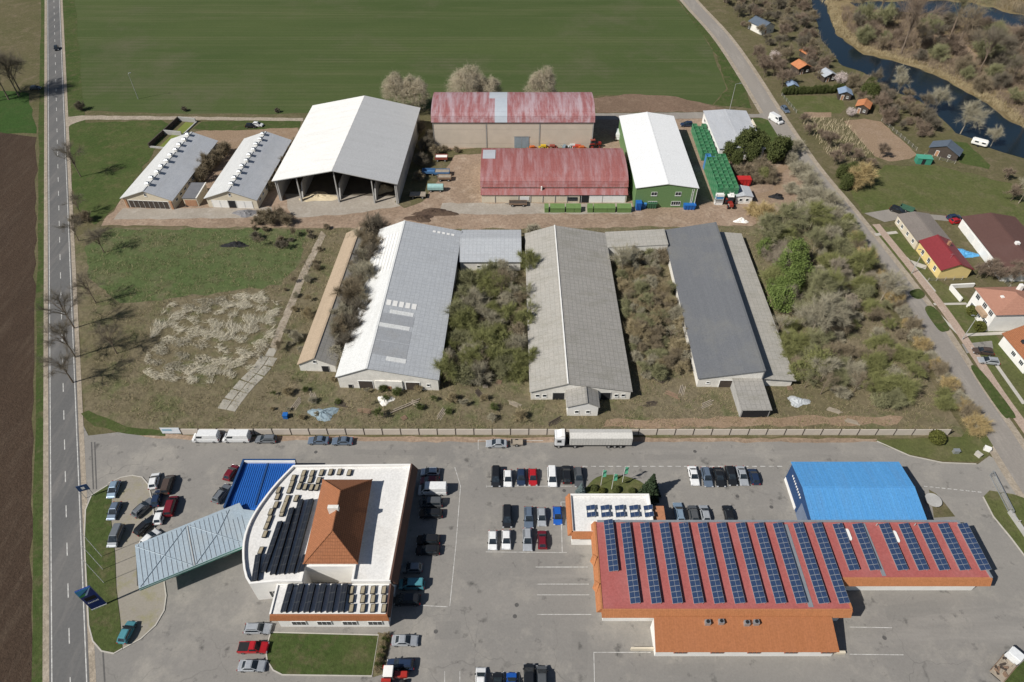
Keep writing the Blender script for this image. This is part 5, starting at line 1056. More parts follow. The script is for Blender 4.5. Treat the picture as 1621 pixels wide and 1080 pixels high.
stack(63.8, 206, 3, 10, 3, 'green crates in the far stack', 'green produce crate in the far stack beside the grey-roofed shed', R(-1))
for i, x in enumerate((62.0,64.6)):
    t = thing('mesh_cage', ['tall pale wire cage in front of the green crates','narrow pale wire cage beside the white hut'][i], 'cage', (x+ (2.4 if i else .8),179.6,.04)); w = 2.4 if i == 0 else 1.3
    for z in (0,1,2,3): 
        fb = MB(); fb.box(0,0,z,w,.06,z+.08).box(0,1.2,z,w,1.26,z+.08).box(0,.06,z,.06,1.2,z+.08).box(w-.06,.06,z,w,1.2,z+.08)
        fb.build('shelf_frame', m_frame, t); MB().box(.1,.1,z+.08,w-.1,1.1,z+.7).build('sack', [m_white,m_steel,mcb if i == 0 else m_steel,m_white][z], t)
    MB().box(0,0,0.001,.07,.07,4).box(w-.07,0,.001,w,.07,4).box(0,1.19,.001,.07,1.26,4).box(w-.07,1.19,.001,w,1.26,4).build('upright', m_frame, t)
mgp = M('green_panel', (.14,.225,.075), .7, .15, 1)
for i, (x, w) in enumerate(((862,1.2),(871,4.4),(896,2.4),(909,2.0),(930,1.6),(940,4.0),(961,2.4),(977,4.2))):
    p = W(x,337); t = thing('green_bin', '%s low green bin in the line before the workshop, counted from the rusty trailer' % ords[i], 'bin', (p[0],p[1],.05), 0, 'low green bins before the workshop')
    MB().box(0,0,0,w,2.2,1.5).build('body', mgp, t); MB().slab((-.05,-.1,1.51),(w+.05,-.1,1.51),(w+.05,2.3,1.75),(-.05,2.3,1.75),.06).build('lid', mgp, t)
mb_ = M('blue_plastic', (.02,.13,.42), .5, .2, 1)
for i, (x,y,w,d,h,mat,lab,nm,cat) in enumerate(((1006,334,1.7,2.2,2.6,mb_,'tall blue bin at the corner of the green hall','waste_bin','bin'),(1015,331,1.5,1.6,1.7,M('blue_tarp',(.05,.20,.45),.6),'blue covered bin next to the tall blue bin','waste_bin','bin'),(1024,331,3.0,2.2,1.8,M('dkgreen_skip',(.05,.13,.07),.6),'dark green skip below the green hall windows','skip','skip'),(1082,333,3.6,2.2,1.6,mb_,'low blue skip at the shaded corner of the green hall','skip','skip'),(1165,296,4.5,2.4,2.5,M('red_paint',(.50,.03,.03),.5),'bright red container behind the white hut','container','container'))):
    p = W(x,y); t = thing(nm, lab, cat, (p[0],p[1],.04)); b = MB().hexa([(.15,.15,0),(w-.15,.15,0),(w-.15,d-.15,0),(.15,d-.15,0)],[(0,0,h),(w,0,h),(w,d,h),(0,d,h)]); b.build('body', mat, t)
    for k in range(4): MB().box(w*(k+.5)/4-.05,-.06,.1,w*(k+.5)/4+.05,.1,h).build('rib', mat, t)
    MB().box(-.05,-.05,h,w+.05,d+.05,h+.08).build('rim', mat, t)
def heap(name, label, pp, rx, ry, h, mat, seed, cat='heap', z=0):
    r = random.Random(seed); mb = MB(); n, k = 18, 6; vs = [(0,0,h)]
    for j in range(1,k+1):
        for i in range(n):
            a = 2*math.pi*i/n; t_ = j/k; rr = t_*(1+.25*math.sin(a*3+seed)+r.uniform(-.12,.12)); vs.append((rr*rx*math.cos(a), rr*ry*math.sin(a), max(-.05,h*(1-t_)**1.1*(1+r.uniform(-.35,.35))) if j < k else -.05))
    fs = [(0,1+i,1+(i+1)%n) for i in range(n)]
    for j in range(k-1):
        for i in range(n): a = 1+j*n; fs.append((a+i,a+n+i,a+n+(i+1)%n,a+(i+1)%n))
    mb.add(vs, fs); p = W(*pp); return tag(mb.build(name, mat, None, (p[0],p[1],z)), label, cat)
mman = GM('dark_manure', (.09,.06,.045), (.12,.085,.06), (.07,.05,.04), .2, .8, 3)
heap('soil_heap', 'dark earth heap on the farm road behind the pale blue-roofed hall', (690,337), 7, 2.2, 1.2, mman, 3); heap('soil_heap', 'smaller dark earth heap beside the long one on the farm road', (665,346), 4.5, 2.0, 1.0, mman, 5)
heap('gravel_heap', 'grey gravel heap before the white-doored pig barn', (389,338), 4, 2, 1.2, M('grey_gravel', (.20,.195,.20), .95, .3, 2), 6); heap('straw_heap', 'yellow straw heap inside the open hall', (607,300), 3, 3, 1.6, m_straw, 8); heap('silage_heap', 'tan silage heap along the open hall partition', (505,312), 6, 3, 1.0, m_straw, 9)
heap('white_bag_heap', 'white sheeted heap at the edge of the farm road by ochre shrub', (1173,350), 2.2, 1.3, 1.2, m_white, 10); heap('tarp_heap', 'black tarpaulin heap on the dirt path', (1230,312), 2.5, 1.6, 1.3, m_black, 11)
heap('rubble_heap', 'blue-tinted rubbish heap near the fence in the overgrown lot', (512,655), 3.5, 2, .9, M('rubbish_blue', (.25,.32,.36), .8, .4, 3), 12); heap('rubble_heap', 'white rubbish heap below the wide derelict hall', (610,634), 2.0, 1.5, .8, m_whitewash, 13); heap('rubble_heap', 'pale rubbish heap beside the entrance shed', (1264,636), 2.5, 1.6, .9, M('rubbish_pale', (.45,.47,.48), .8, .4, 3), 14)
heap('toy_heap', 'blue and red plastic heap behind the maroon-roofed house', (1526,402), 3.5, 2.2, 1.0, M('blue_plastic_heap', (.10,.35,.62), .6, .5, 1.5), 15); heap('tyre_heap', 'black silage wrap heap on the lot lawn', (372,388), 4.0, 1.6, 1.0, m_black, 16)
tag(MB().box(-.5,-.5,0,.5,.5,1.1).box(-.56,-.56,1.1,.56,.56,1.2).build('blue_barrel', mb_, None, (*W(453,661),0)), 'bright blue barrel near the fence in the overgrown lot', 'barrel')
tag(MB().tube((0,0,.25),(6,3.4,.25),.16,.14,6).tube((.5,.9,.2),(6.2,4.2,.2),.14,.12,6).build('beam_pile', mgr, None, (*W(618,655),0)), 'pair of grey beams lying before the wide derelict hall', 'beams')
t = thing('manure_pit', 'concrete pit with two walled bays behind the pig barns', 'pit', (*W(236,234),0), R(-10)); 
for x in (0,): 
    MB().box(0,0,0,.4,20,1.6).build('wall', m_darkwood, t); MB().box(.4,0,0,7,.4,.6).build('wall', m_grey, t); MB().box(.4,9.6,0,7,10,1.6).build('wall', m_grey, t); MB().box(.4,19.6,0,7,20,1.6).build('wall', m_grey, t); MB().box(7,0,0,7.4,20,.4).build('wall', m_grey, t)
    for y in (.4,10): MB().box(3.2,y+.01,0,6.99,y+9.1,.1).build('pit_floor', M('lime_grass%d'%int(y), (.16,.19,.04), .9), t)
# sliding gate on the right
p, q = W(1566,753), W(1594,808); t = thing('sliding_gate', 'galvanised sliding gate panel beside the street entrance', 'gate', (p[0],p[1],.05), math.atan2(q[1]-p[1],q[0]-p[0])); L = 9.5
MB().box(0,-.06,.1,L,.06,.22).box(0,-.06,1.7,L,.06,1.8).box(0,-.06,.22,.1,.06,1.7).box(L-.1,-.06,.22,L,.06,1.7).build('frame', m_steel, t)
for i in range(38): MB().box(.25+i*.24,-.02,.22,.29+i*.24,.02,1.7).build('bar', m_steel, t)
for i in range(3): MB().box(i*4+.5,.3,0,i*4+4.2,.9,.45).build('track_beam', m_kerb, t)
p, q = W(1596,812), W(1660,905); t = thing('boundary_fence', 'grey low concrete and mesh fence continuing from the sliding gate', 'fence', (p[0],p[1],.1), math.atan2(q[1]-p[1],q[0]-p[0]))
for i in range(5): MB().box(i*2.6,-.25,0,i*2.6+2.5,.25,.9).build('panel', m_grey, t); MB().box(i*2.6+2.5,-.3,0,i*2.6+2.6,.3,1.3).build('post', m_kerb, t)
for i, (x,y,lab) in enumerate(((1512,717,'grey cable box on the verge by the fence end'),(1561,713,'white cable box at the street corner verge'),(1547,722,'pale concrete gate pillar at the fence end'))):
    p = W(x,y); tag(MB().box(-.6,-.35,0,.6,.35,.9).box(-.66,-.4,.9,.66,.4,1.0).box(-.5,-.37,.1,.5,-.351,.8).build('utility_box', [m_steel,m_white,m_kerb][i], None, (p[0],p[1],.05), R(-30*i)), lab, 'utility box')
t = thing('round_table_set', 'round dark garden table in the shade of the blue hall', 'table', (*W(1475,795),.04)); MB().tube((0,0,.7),(0,0,.78),1.6,1.6,18).build('top', m_grey, t); MB().tube((0,0,0),(0,0,.7),.12,.12,8).build('leg', m_steel, t); 

# concrete path through the lot: single slabs
pl = smooth(px((514,366),(497,400),(480,435),(462,480),(447,515),(432,553),(415,582),(392,606),(370,632),(350,662)), 8, 0, False)
path = thing('slab_path', 'pale concrete slab path curving through the overgrown lot', 'path', (*pl[0],0)); struct(path); cum = 0; last = pl[0]; r = random.Random(4)
i = 0; acc = []; tot = [0]
for a, b in zip(pl, pl[1:]): tot.append(tot[-1]+math.hypot(b[0]-a[0],b[1]-a[1]))
def at_len(s):
    for k in range(len(tot)-1):
        if tot[k+1] >= s: f = (s-tot[k])/(tot[k+1]-tot[k]); return Vector((pl[k][0]+(pl[k+1][0]-pl[k][0])*f, pl[k][1]+(pl[k+1][1]-pl[k][1])*f))
    return Vector(pl[-1])
MB().sheet(rel(rough_line([at_len(k)+Vector((-1.0,.1)) for k in range(0,int(tot[-1]*.70),3)]+[at_len(k)+Vector((1.0,-.1)) for k in range(int(tot[-1]*.70),-1,-3)],1.5,.3,5),pl[0]), .055).build('gravel_track', m_shoulder, path)
s = tot[-1]*.68
while s < tot[-1]-3:
    a, b = at_len(s), at_len(s+2.9); d_ = (b-a); ang = math.atan2(d_.y,d_.x); n_ = 2 if s > tot[-1]*.72 else 1
    for k in range(n_):
        off = (k-.5*(n_-1))*2.3; c_ = (a+b)/2 + Vector((-math.sin(ang),math.cos(ang)))*off - Vector(pl[0])
        MB().box(-1.36,-1.05,0,1.36,1.05,.07+r.uniform(-.02,.03)).build('path_slab', m_slab, path, (c_.x,c_.y,0), ang+r.uniform(-.03,.03))
    s += 2.95

# ------------------------------------------------------------------ vegetation
def tri_mesh(name, V, F, mat):
    me = bpy.data.meshes.new(name); me.vertices.add(len(V)); me.vertices.foreach_set('co', np.asarray(V, np.float32).ravel())
    me.loops.add(len(F)*3); me.loops.foreach_set('vertex_index', np.asarray(F, np.int32).ravel()); me.polygons.add(len(F)); me.polygons.foreach_set('loop_start', np.arange(0,len(F)*3,3,dtype=np.int32))
    me.materials.append(mat); me.update(calc_edges=True); return me
def unit(a): return a/np.maximum(np.linalg.norm(a,axis=1,keepdims=True),1e-6)
def strands(rg, S, D, L, w):
    """thin tapered double-bend twigs from S along D"""
    n = len(S); perp = unit(np.cross(D, rg.normal(size=(n,3)))); w = w[:,None]; L = L[:,None]
    mid = S + D*L*.5 + rg.normal(size=(n,3))*L*.06; tip = S + D*L + rg.normal(size=(n,3))*L*.12
    V = np.stack([S-perp*w, S+perp*w, mid-perp*w*.7, mid+perp*w*.7, tip],1).reshape(-1,3); b = (np.arange(n)*5)[:,None]
    F = np.concatenate([b+np.array([0,1,3]), b+np.array([0,3,2]), b+np.array([2,3,4])]); return V, F
def bare(seed, h, r, nl, nt, tw, droop=0.0, shrub=False, up=.35, tl=(.12,.34)):
    rg = np.random.default_rng(seed); mb = MB(); segs = []
    base = h*(.05 if shrub else .28)
    if not shrub: mb.tube((0,0,-.1),(0.02*h*rg.normal(),0.02*h*rg.normal(),h*.6), h*.016+.03, h*.006, 7)
    for i in range(nl):
        a = rg.uniform(0,2*math.pi); el = rg.uniform(.15,1.45); rr = rg.uniform(.6,1)
        end = np.array([r*rr*math.cos(a)*math.cos(el), r*rr*math.sin(a)*math.cos(el), h*.55+ (h*.40)*math.sin(el)*rr - (h*.22 if shrub else 0)*math.cos(el)])
        st = np.array([rg.normal()*.12*r, rg.normal()*.12*r, 0]) if shrub else np.array([0,0,base+rg.uniform(0,h*.30)])
        mid = st*.5+end*.5+np.array([0,0,h*.08])+rg.normal(size=3)*r*.06
        k = h*.005+.008; mb.tube(st,mid,k,k*.65,4); mb.tube(mid,end,k*.65,k*.25,4); segs += [(st,mid),(mid,end),(mid,end)]
        for j in range(3):
            f = rg.uniform(.1,.9); s0 = mid*(1-f)+end*f; d = (end-mid)/max(1e-6,np.linalg.norm(end-mid))+rg.normal(size=3)*.7; d[2] += up*.5; d /= np.linalg.norm(d)
            e = s0+d*r*rg.uniform(.3,.55); mb.tube(s0,e,k*.4,k*.2,3); segs += [(s0,e)]*2
    A = np.array([s[0] for s in segs]); B = np.array([s[1] for s in segs]); idx = rg.integers(0,len(segs),nt); f = rg.uniform(.15,1,nt)[:,None]
    S = A[idx]*(1-f)+B[idx]*f; cen = np.array([0,0,h*.5]); D = unit(unit(S-cen)*.7+rg.normal(size=(nt,3))*.6+np.array([0,0,up-droop])); V, F = strands(rg, S, D, r*rg.uniform(*tl,nt), tw*rg.uniform(.6,1.2,nt))
    return mb, V, F
def leaf_cloud(seed, n, size, pts_fn):
    rg = np.random.default_rng(seed); P = pts_fn(rg, n); u = unit(rg.normal(size=(n,3))); v = unit(np.cross(u, rg.normal(size=(n,3)))); s = (size*rg.uniform(.6,1.4,n))[:,None]
    V = np.stack([P-u*s, P+v*s*.6, P+u*s, P-v*s*.6],1).reshape(-1,3); b = (np.arange(n)*4)[:,None]; return V, np.concatenate([b+np.array([0,1,2]), b+np.array([0,2,3])])
def clumps(rx, rz, cz, nc, spread, flat=1.0):
    def fn(rg, n):
        c = unit(rg.normal(size=(nc,3)))*(rg.uniform(.35,1,(nc,1))**.5); c = c*np.array([rx,rx,rz])+np.array([0,0,cz]); i = rg.integers(0,nc,n); return c[i]+rg.normal(size=(n,3))*spread*np.array([1,1,flat])
    return fn
PROTO = {}
def proto(key, name, trunkm, crownm, build):
    PROTO[key] = (name, trunkm, crownm, build)
MESH = {}
def tree(key, pp, s=1.0, label='', cat='tree', group=None, zs=None, crownmat=None):
    name, trunkm, crownm, build = PROTO[key]
    if key not in MESH: mb, V, F = build(); MESH[key] = (mb.mesh('trunk', trunkm) if mb.v else None, tri_mesh('crown', V, F, crownm))
    p = W(*pp) if pp[0] > -1e5 and len(pp) == 2 else pp[1:]
    t = thing(name, label, cat, (p[0],p[1],.02), rnd.uniform(0,6.28), group); z_ = zs or s*rnd.uniform(.85,1.15); t.scale = (s,s*rnd.uniform(.9,1.1),z_)
    a, b = MESH[key]
    if a: link('trunk' if name.endswith('tree') or name.endswith('willow') else 'stem', a, t)
    c = link('crown', b, t)
    if crownmat: c.material_slots[0].link = 'OBJECT'; c.material_slots[0].material = crownmat
    return t
for i in range(3):
    proto('tree%d'%i, 'bare_tree', m_bark, m_twigd, lambda i=i: bare(10+i, 11.5, 5.2, 18, 3600, .010, tl=(.14,.42)))
    proto('fruit%d'%i, 'fruit_tree', m_bark, m_twigp, lambda i=i: bare(20+i, 4.6, 2.5, 14, 4200, .014, tl=(.18,.5)))
    proto('shrub%d'%i, 'bare_shrub', m_bark, m_twig, lambda i=i: bare(30+i, 3.4, 2.4, 22, 6000, .016, 0, True, tl=(.2,.55)))
    proto('gshrub%d'%i, 'grey_shrub', m_barkp, m_twigg, lambda i=i: bare(40+i, 4.2, 2.8, 24, 7000, .017, .1, True, tl=(.2,.55)))
proto('oshrub', 'ochre_shrub', m_barkp, m_twigo, lambda: bare(51, 5, 3.2, 26, 9000, .02, .1, True, tl=(.2,.5))); proto('ptree', 'pale_tree', m_barkp, m_twigg, lambda: bare(61, 9, 4.2, 20, 6500, .016, tl=(.16,.45)))
def willow_b(seed, h, r, n):
    mb, V, F = bare(seed, h, r, 26, 3000, .035, .0); rg = np.random.default_rng(seed+1); th = rg.uniform(0,6.28,n); q = rg.uniform(0,1,n)**.6; zz = h*(.30+.70*q*rg.uniform(.55,1,n)**.5)
    rr = r*np.sqrt(np.clip(1-((zz/h-.52)/.52)**2,.05,1))*rg.uniform(.65,1.05,n); lob = 1+.20*np.sin(th*3+seed)+.14*np.sin(th*5+zz*1.1)+.12*np.sin(zz*1.7+seed); rr = rr*lob; zz = zz*(1+.10*np.sin(th*2+seed*2)); S = np.stack([rr*np.cos(th),rr*np.sin(th),zz],1); S = S[(kk := np.sin(th*7+zz*2.1)+np.sin(zz*3.3-th*4)+rg.normal(size=n)*.6 > -.5)]; th = th[kk]; n = len(S); D = unit(np.stack([np.cos(th)*.45,np.sin(th)*.45,-.35*np.ones(n)],1)+rg.normal(size=(n,3))*.6)
    V2, F2 = strands(rg, S, D, rg.uniform(.6,2.0,n), np.full(n,.016)); return mb, np.concatenate([V,V2]), np.concatenate([F,F2+len(V)])
for i in range(2): proto('willow%d'%i, 'weeping_willow', m_barkp, m_twigo if False else M('willow_twigs%d'%i, (.46,.40,.29), .95, .25, .5), lambda i=i: willow_b(70+i, 13.5, 4.4, 20000))
proto('green_willow', 'leafing_willow', m_barkp, m_fresh, lambda: (lambda a, b: (a[0], b[0], b[1]))(bare(81,8,3.5,16,10,.03), leaf_cloud(82, 5200, .2, clumps(3.6,3.2,4.8,70,.45,1.5))))
proto('bud_tree', 'budding_tree', m_barkp, m_budgreen, lambda: (lambda a, b: (a[0], np.concatenate([a[1],b[0]]), np.concatenate([a[2],b[1]+len(a[1])])))(bare(83,7,3.4,20,3200,.04,0,True), leaf_cloud(84, 2600, .11, clumps(3.0,2.6,3.8,60,.5))))
proto('juniper', 'evergreen_tree', m_bark, m_ever, lambda: (lambda b: (MB().tube((0,0,-.1),(0,0,4),.2,.08,6), b[0], b[1]))(leaf_cloud(85, 6000, .2, clumps(1.9,3.3,3.6,60,.36,1.4))))
def cone(rg, n):
    z = rg.uniform(0,1,n)**1.3; th = rg.uniform(0,6.28,n); lay = .78+.22*np.sin(z*46); r_ = 2.5*(1-z)*lay*np.sqrt(rg.uniform(.35,1,n))+.05; th2 = th+.12*np.sin(th*9); return np.stack([r_*np.cos(th2),r_*np.sin(th2),.5+z*7.6-.25*r_],1)
proto('spruce', 'spruce_tree', m_bark, m_spruce, lambda: (lambda b: (MB().tube((0,0,-.1),(0,0,7),.18,.04,6), b[0], b[1]))(leaf_cloud(86, 6500, .2, cone)))
proto('blossom', 'blossom_tree', m_bark, m_blos, lambda: (lambda a, b: (a[0], b[0], b[1]))(bare(87,4.2,2.4,14,10,.03), leaf_cloud(88, 2600, .10, clumps(2.2,1.4,2.6,60,.35))))
proto('boxball', 'clipped_shrub', m_bark, m_box, lambda: (lambda b: (MB(), b[0], b[1]))(leaf_cloud(89, 2600, .13, lambda rg, n: unit(rg.normal(size=(n,3)))*np.array([1,1,.8])*rg.uniform(.75,1.03,(n,1))+np.array([0,0,.75]))))

# roadside and landmark trees
for i, (x,y,s,lab) in enumerate(((108,606,1.0,'bare roadside tree nearest the forecourt entrance'),(112,566,1.0,'bare roadside tree second from the forecourt entrance'),(110,520,1.05,'bare roadside tree third from the forecourt entrance'),(117,382,.8,'bare roadside tree at the farm road corner of the lot'),(120,280,.95,'bare roadside tree beside the barn meadow'),(121,340,.6,'low bare tree at the farm road junction'))):
    tree('tree%d'%(i%3), (x+8,y), s, lab, 'tree', 'bare trees along the main road')
for i, (x,y) in enumerate(((-3,160),(14,158),(30,152),(33,146),(-20,158))): tree('tree%d'%(i%3), (x,y), 1.5, 'tall bare tree in the clump by the side track', 'tree', 'tall bare trees by the side track')
for i, (x,y) in enumerate(((185,400),(172,480),(205,560))): tree('tree%d'%((i+1)%3), (x-20,y), .8, 'bare tree on the lot grass near the main road', 'tree', 'bare trees on the lot grass')
for i, (x,y,s,lab) in enumerate(((630,176,.95,'smaller tan weeping willow left of its partner behind the open hall'),(660,180,1.0,'taller tan weeping willow just behind the open hall corner'),(742,176,1.25,'large tan weeping willow behind the grey roof patch'),(772,177,1.0,'tan weeping willow leaning on the large one'),(858,177,1.15,'lone tan weeping willow behind the red barrel roof'))): tree('willow%d'%(i%2), (x,y), s, lab, 'tree', 'willows behind the farm')
for x, y, s, lab in ((130,174,.8,'dark shrub at the farm track corner'),(292,176,.5,'small bare shrub on the field edge by the track'),(440,178,.45,'tiny bare shrub on the field edge')): tree('shrub0', (x,y), s, lab, 'shrub', None, None, m_twigd)
for i, (x,y,s) in enumerate(((330,268,1.3),(345,255,1.2),(322,285,1.1),(358,245,1.2),(340,262,1.0),(318,278,1.0))): tree('shrub%d'%(i%3), (x,y), s, 'brown shrub growing between the two pig barns', 'shrub', 'shrubs between the pig barns')
for i in range(9): tree('shrub%d'%(i%3), (472-i*5.5,230+i*9.0), .9, 'brown shrub along the open hall side wall', 'shrub', 'shrubs along the open hall')
for i, (x,y,s) in enumerate(((432,352,1.2),(415,347,.9),(445,345,.8),(140,350,.9),(122,352,.8),(455,356,1.0),(408,356,.8))): tree('shrub%d'%(i%3), (x,y), s, 'bare shrub on the farm road edge', 'shrub', 'shrubs on the farm road edge')
for i, (x,y,s) in enumerate(((675,238,1.3),(668,262,1.1),(684,225,1.2),(660,215,1.4),(690,245,.9),(704,240,.6),(722,241,.6),(664,285,.8))): tree('shrub%d'%(i%3), (x,y), s, 'tangled shrub in the gap between open hall and cream store', 'shrub', 'shrubs in the farm gap', None, m_twigd if i < 4 else None)
for i, (x,y,s) in enumerate(((1152,252,1.0),(1170,248,1.15),(1188,256,1.1),(1180,240,1.2),(1202,246,1.1),(1224,258,1.2),(1238,252,1.0),(1165,262,.8),(1196,236,1.0),(1212,250,.7))): tree('juniper', (x,y), s*1.05, 'dark evergreen beside the grey-roofed shed', 'tree', 'evergreens by the grey shed')
for i, (x,y,s) in enumerate(((1180,282,1.2),(1195,290,1.0),(1165,278,1.0),(1210,280,1.2),(1218,290,1.0),(1200,272,1.2),(1250,262,1.0),(1258,240,1.0),(1265,280,1.3),(1280,300,1.3),(1272,320,1.2),(1295,320,1.3),(1310,330,1.3),(1250,305,.9),(1265,345,1.2),(1300,348,1.2),(1285,335,1.1),(1320,348,1.1))):
    tree('%sshrub%d'%('g' if i > 5 else '',i%3), (x,y), s, 'grey-brown shrub between the crate yard and the street' , 'shrub', 'shrubs by the street bend')
tree('oshrub', (1205,352), 1.25, 'large ochre shrub at the end of the farm road', 'shrub'); tree('oshrub', (1190,340), .8, 'smaller ochre shrub against the large one', 'shrub'); tree('oshrub', (1358,295), 1.3, 'ochre round tree on the meadow edge by the vineyard', 'tree'); tree('bud_tree', (1205,285), .7, 'green-tinged bush among the grey shrubs by the dirt path', 'shrub')
for i, (x,y) in enumerate(((1330,282),(1345,278),(1335,300),(1350,290))): tree('juniper', (x,y), .8, 'dark evergreen bush beside the ochre meadow tree', 'shrub', 'evergreens by the ochre tree')

def inside(p, poly):
    c = False; n = len(poly)
    for i in range(n):
        a, b = poly[i], poly[i-1]
        if (a[1] > p[1]) != (b[1] > p[1]) and p[0] < (b[0]-a[0])*(p[1]-a[1])/(b[1]-a[1])+a[0]: c = not c
    return c
def scatter(pxpoly, n, mind, seed):
    P = px(*pxpoly); r = random.Random(seed); xs = [p[0] for p in P]; ys = [p[1] for p in P]; out = []; tries = 0
    while len(out) < n and tries < n*40:
        tries += 1; q = (r.uniform(min(xs),max(xs)), r.uniform(min(ys),max(ys)))
        if inside(q,P) and all((q[0]-o[0])**2+(q[1]-o[1])**2 > mind*mind for o in out): out.append(q)
    return out
TONE = dict(brown_twigs='brown', grey_twigs='grey', dark_twigs='dark brown', olive_twigs='olive', bud_leaves='green-tinged', dry_grass='straw-coloured', pale_bark='pale', purple_twigs='reddish brown', ochre_twigs='ochre', green_weeds='green')
def thicket(poly, n, mind, seed, keys, smin, smax, label, group, mats=None, cat='shrub'):
    r = random.Random(seed); mid = (smin*.8+smax*1.1)/2
    for i, q in enumerate(scatter(poly, n, mind, seed)):
        k = keys[i % len(keys)]; f = r.uniform(smin*.8,smax*1.1); mt = mats[r.randrange(len(mats))] if mats else None
        lab = ('taller ' if f > mid else 'smaller ') + (TONE.get(mt.name, '') + ' ' if mt else '') + label
        tree(k, (0,q[0],q[1]), f*SC.get(k,1), lab, cat, group, None, mt)
SH = ['shrub0','gshrub1','bud_tree','fruit1','gshrub0','shrub1','tree2','gshrub2','fruit0','shrub2']
SC = dict(tree2=.45, bud_tree=.6)
thicket(((578,372),(606,372),(594,450),(572,530),(545,580),(528,572),(540,510),(562,440)), 46, 1.6, 1, SH, .9, 1.5, 'shrub crowding the gap beside the tan-roofed barn', 'shrubs beside the tan-roofed barn', [m_twig,m_twigg,m_twigd])
thicket(((735,440),(836,432),(845,500),(842,600),(800,612),(700,606),(712,540),(722,470)), 66, 1.9, 2, SH, .8, 1.35, 'twiggy shrub filling the courtyard between the derelict halls', 'courtyard shrubs', [m_twig,m_twigg,m_budgreen,m_olive,m_budgreen])
thicket(((745,432),(800,432),(805,470),(750,475)), 6, 2.0, 3, ['bud_tree'], .6, .85, 'rounded greening bush in the upper courtyard between the derelict halls', 'green courtyard bushes')
thicket(((838,372),(878,372),(870,440),(838,460)), 10, 2.0, 4, SH, .7, 1.1, 'twiggy bush leaning on the mottled cowshed roof edge', 'bushes at the cowshed edge', [m_twigg,m_budgreen])
thicket(((975,408),(1045,405),(1095,590),(1010,605),(995,540)), 110, 1.4, 5, SH, .5, .85, 'shrub in the weedy gap between cowshed and dark-roofed hall', 'shrubs between cowshed and dark-roofed hall', [m_twigg,m_olive,m_dry,m_twig])
tree('ptree', (984,432), .9, 'pale-branched tree beside the cowshed rear corner', 'tree')
thicket(((1180,362),(1325,360),(1360,420),(1400,480),(1330,500),(1260,520),(1235,500),(1205,420)), 50, 2.6, 6, ['gshrub0','ptree','gshrub1','bud_tree','gshrub2'], .8, 1.25, 'twiggy tree in the wooded end of the lot', 'twiggy trees in the wooded end', [m_twigg,m_olive,m_budgreen,m_barkp,m_olive], 'tree')
for i, (x,y,s) in enumerate(((1240,440,.95),(1245,462,.95),(1232,490,.9),(1252,420,.85),(1225,470,.7),(1262,445,.8),(1205,405,.6))): tree('green_willow', (x,y), s, 'bright green leafing willow in the wooded end of the lot', 'tree', 'green willows in the lot')
thicket(((1225,520),(1330,500),(1400,490),(1450,575),(1500,650),(1420,655),(1330,640),(1240,600)), 60, 2.4, 7, SH, .8, 1.25, 'thicket shrub in the lower wooded end of the lot', 'thicket shrubs in the lower wooded end', [m_olive,m_twigg,m_twig,m_budgreen,m_budgreen])
for i, (x,y) in enumerate(((1300,520),(1282,535))): tree('ptree', (x,y), 1.1, 'pale spreading tree in the middle of the wooded end', 'tree', 'pale spreading trees')
tree('bud_tree', (1290,590), 1.1, 'round yellow-green bush in front of the wooded end', 'shrub'); tree('bud_tree', (1262,600), .8, 'small yellow-green bush beside the entrance shed', 'shrub')
thicket(((440,600),(530,600),(720,622),(830,640),(828,668),(600,664),(420,664)), 30, 3, 8, SH, .3, .55, 'weed bush along the lot front behind the fence', 'weed bushes behind the fence', [m_twigg,m_dry,m_weed])
thicket(((450,450),(500,400),(535,380),(520,440),(490,540),(465,575),(440,560)), 16, 2.2, 9, SH, .3, .6, 'bush between the slab path and the tan-roofed barn', 'bushes beside the slab path', [m_twigg,m_dry,m_twig])
thicket(((400,362),(520,362),(500,385),(440,400),(350,392)), 12, 2.2, 10, SH, .35, .65, 'scrubby bush on the farm road edge of the lot', 'bushes on the lot edge', [m_twigd,m_twig])
for i in range(30):
    f = i/29; x = 1330+f*205+rnd.uniform(-3,3); y = 362+f*318+rnd.uniform(-4,4); tree('%sshrub%d'%('g' if i % 2 else '',i%3), (x+6,y), rnd.uniform(.6,.95), ['brown','grey','ochre'][i%3]+' hedge shrub between the lot and the street', 'shrub', 'hedge shrubs along the street', None, [m_twig,m_twigg,m_twigo][i%3])
for i, (x,y) in enumerate(((1345,372),(1352,388),(1338,362))): tree('bud_tree', (x,y), .7, 'olive bush at the street corner of the lot', 'shrub', 'olive bushes at the street corner')
# gardens and river bank
thicket(((1140,0),(1280,0),(1290,70),(1330,108),(1300,130),(1240,100),(1190,60)), 60, 3.2, 11, ['fruit0','shrub1','fruit1','shrub0','fruit2'], .8, 1.4, 'bare garden tree between the street and the river', 'tree' if False else 'bare garden trees', [m_twigp,m_twigd,m_twig], 'tree')
thicket(((1195,95),(1245,105),(1262,130),(1235,140),(1210,125)), 10, 3, 12, ['fruit0','fruit1'], 1.0, 1.4, 'bare fruit tree close to the street verge', 'fruit trees by the street', None, 'tree')
thicket(((1330,115),(1400,145),(1455,170),(1490,205),(1440,222),(1395,190),(1350,150)), 34, 3, 13, ['fruit0','shrub1','fruit2','shrub2'], .8, 1.3, 'bare bush on the garden side of the river', 'river bank bushes', [m_twigp,m_twig,m_twigd])
for i, (x,y,s) in enumerate(((1420,150,.8),(1418,128,.7),(1478,178,1.0),(1520,212,1.2),(1568,232,.7),(1612,322,.9))): tree('ptree', (x,y), s, 'pale bare tree standing at the river edge', 'tree', 'pale trees at the river edge')
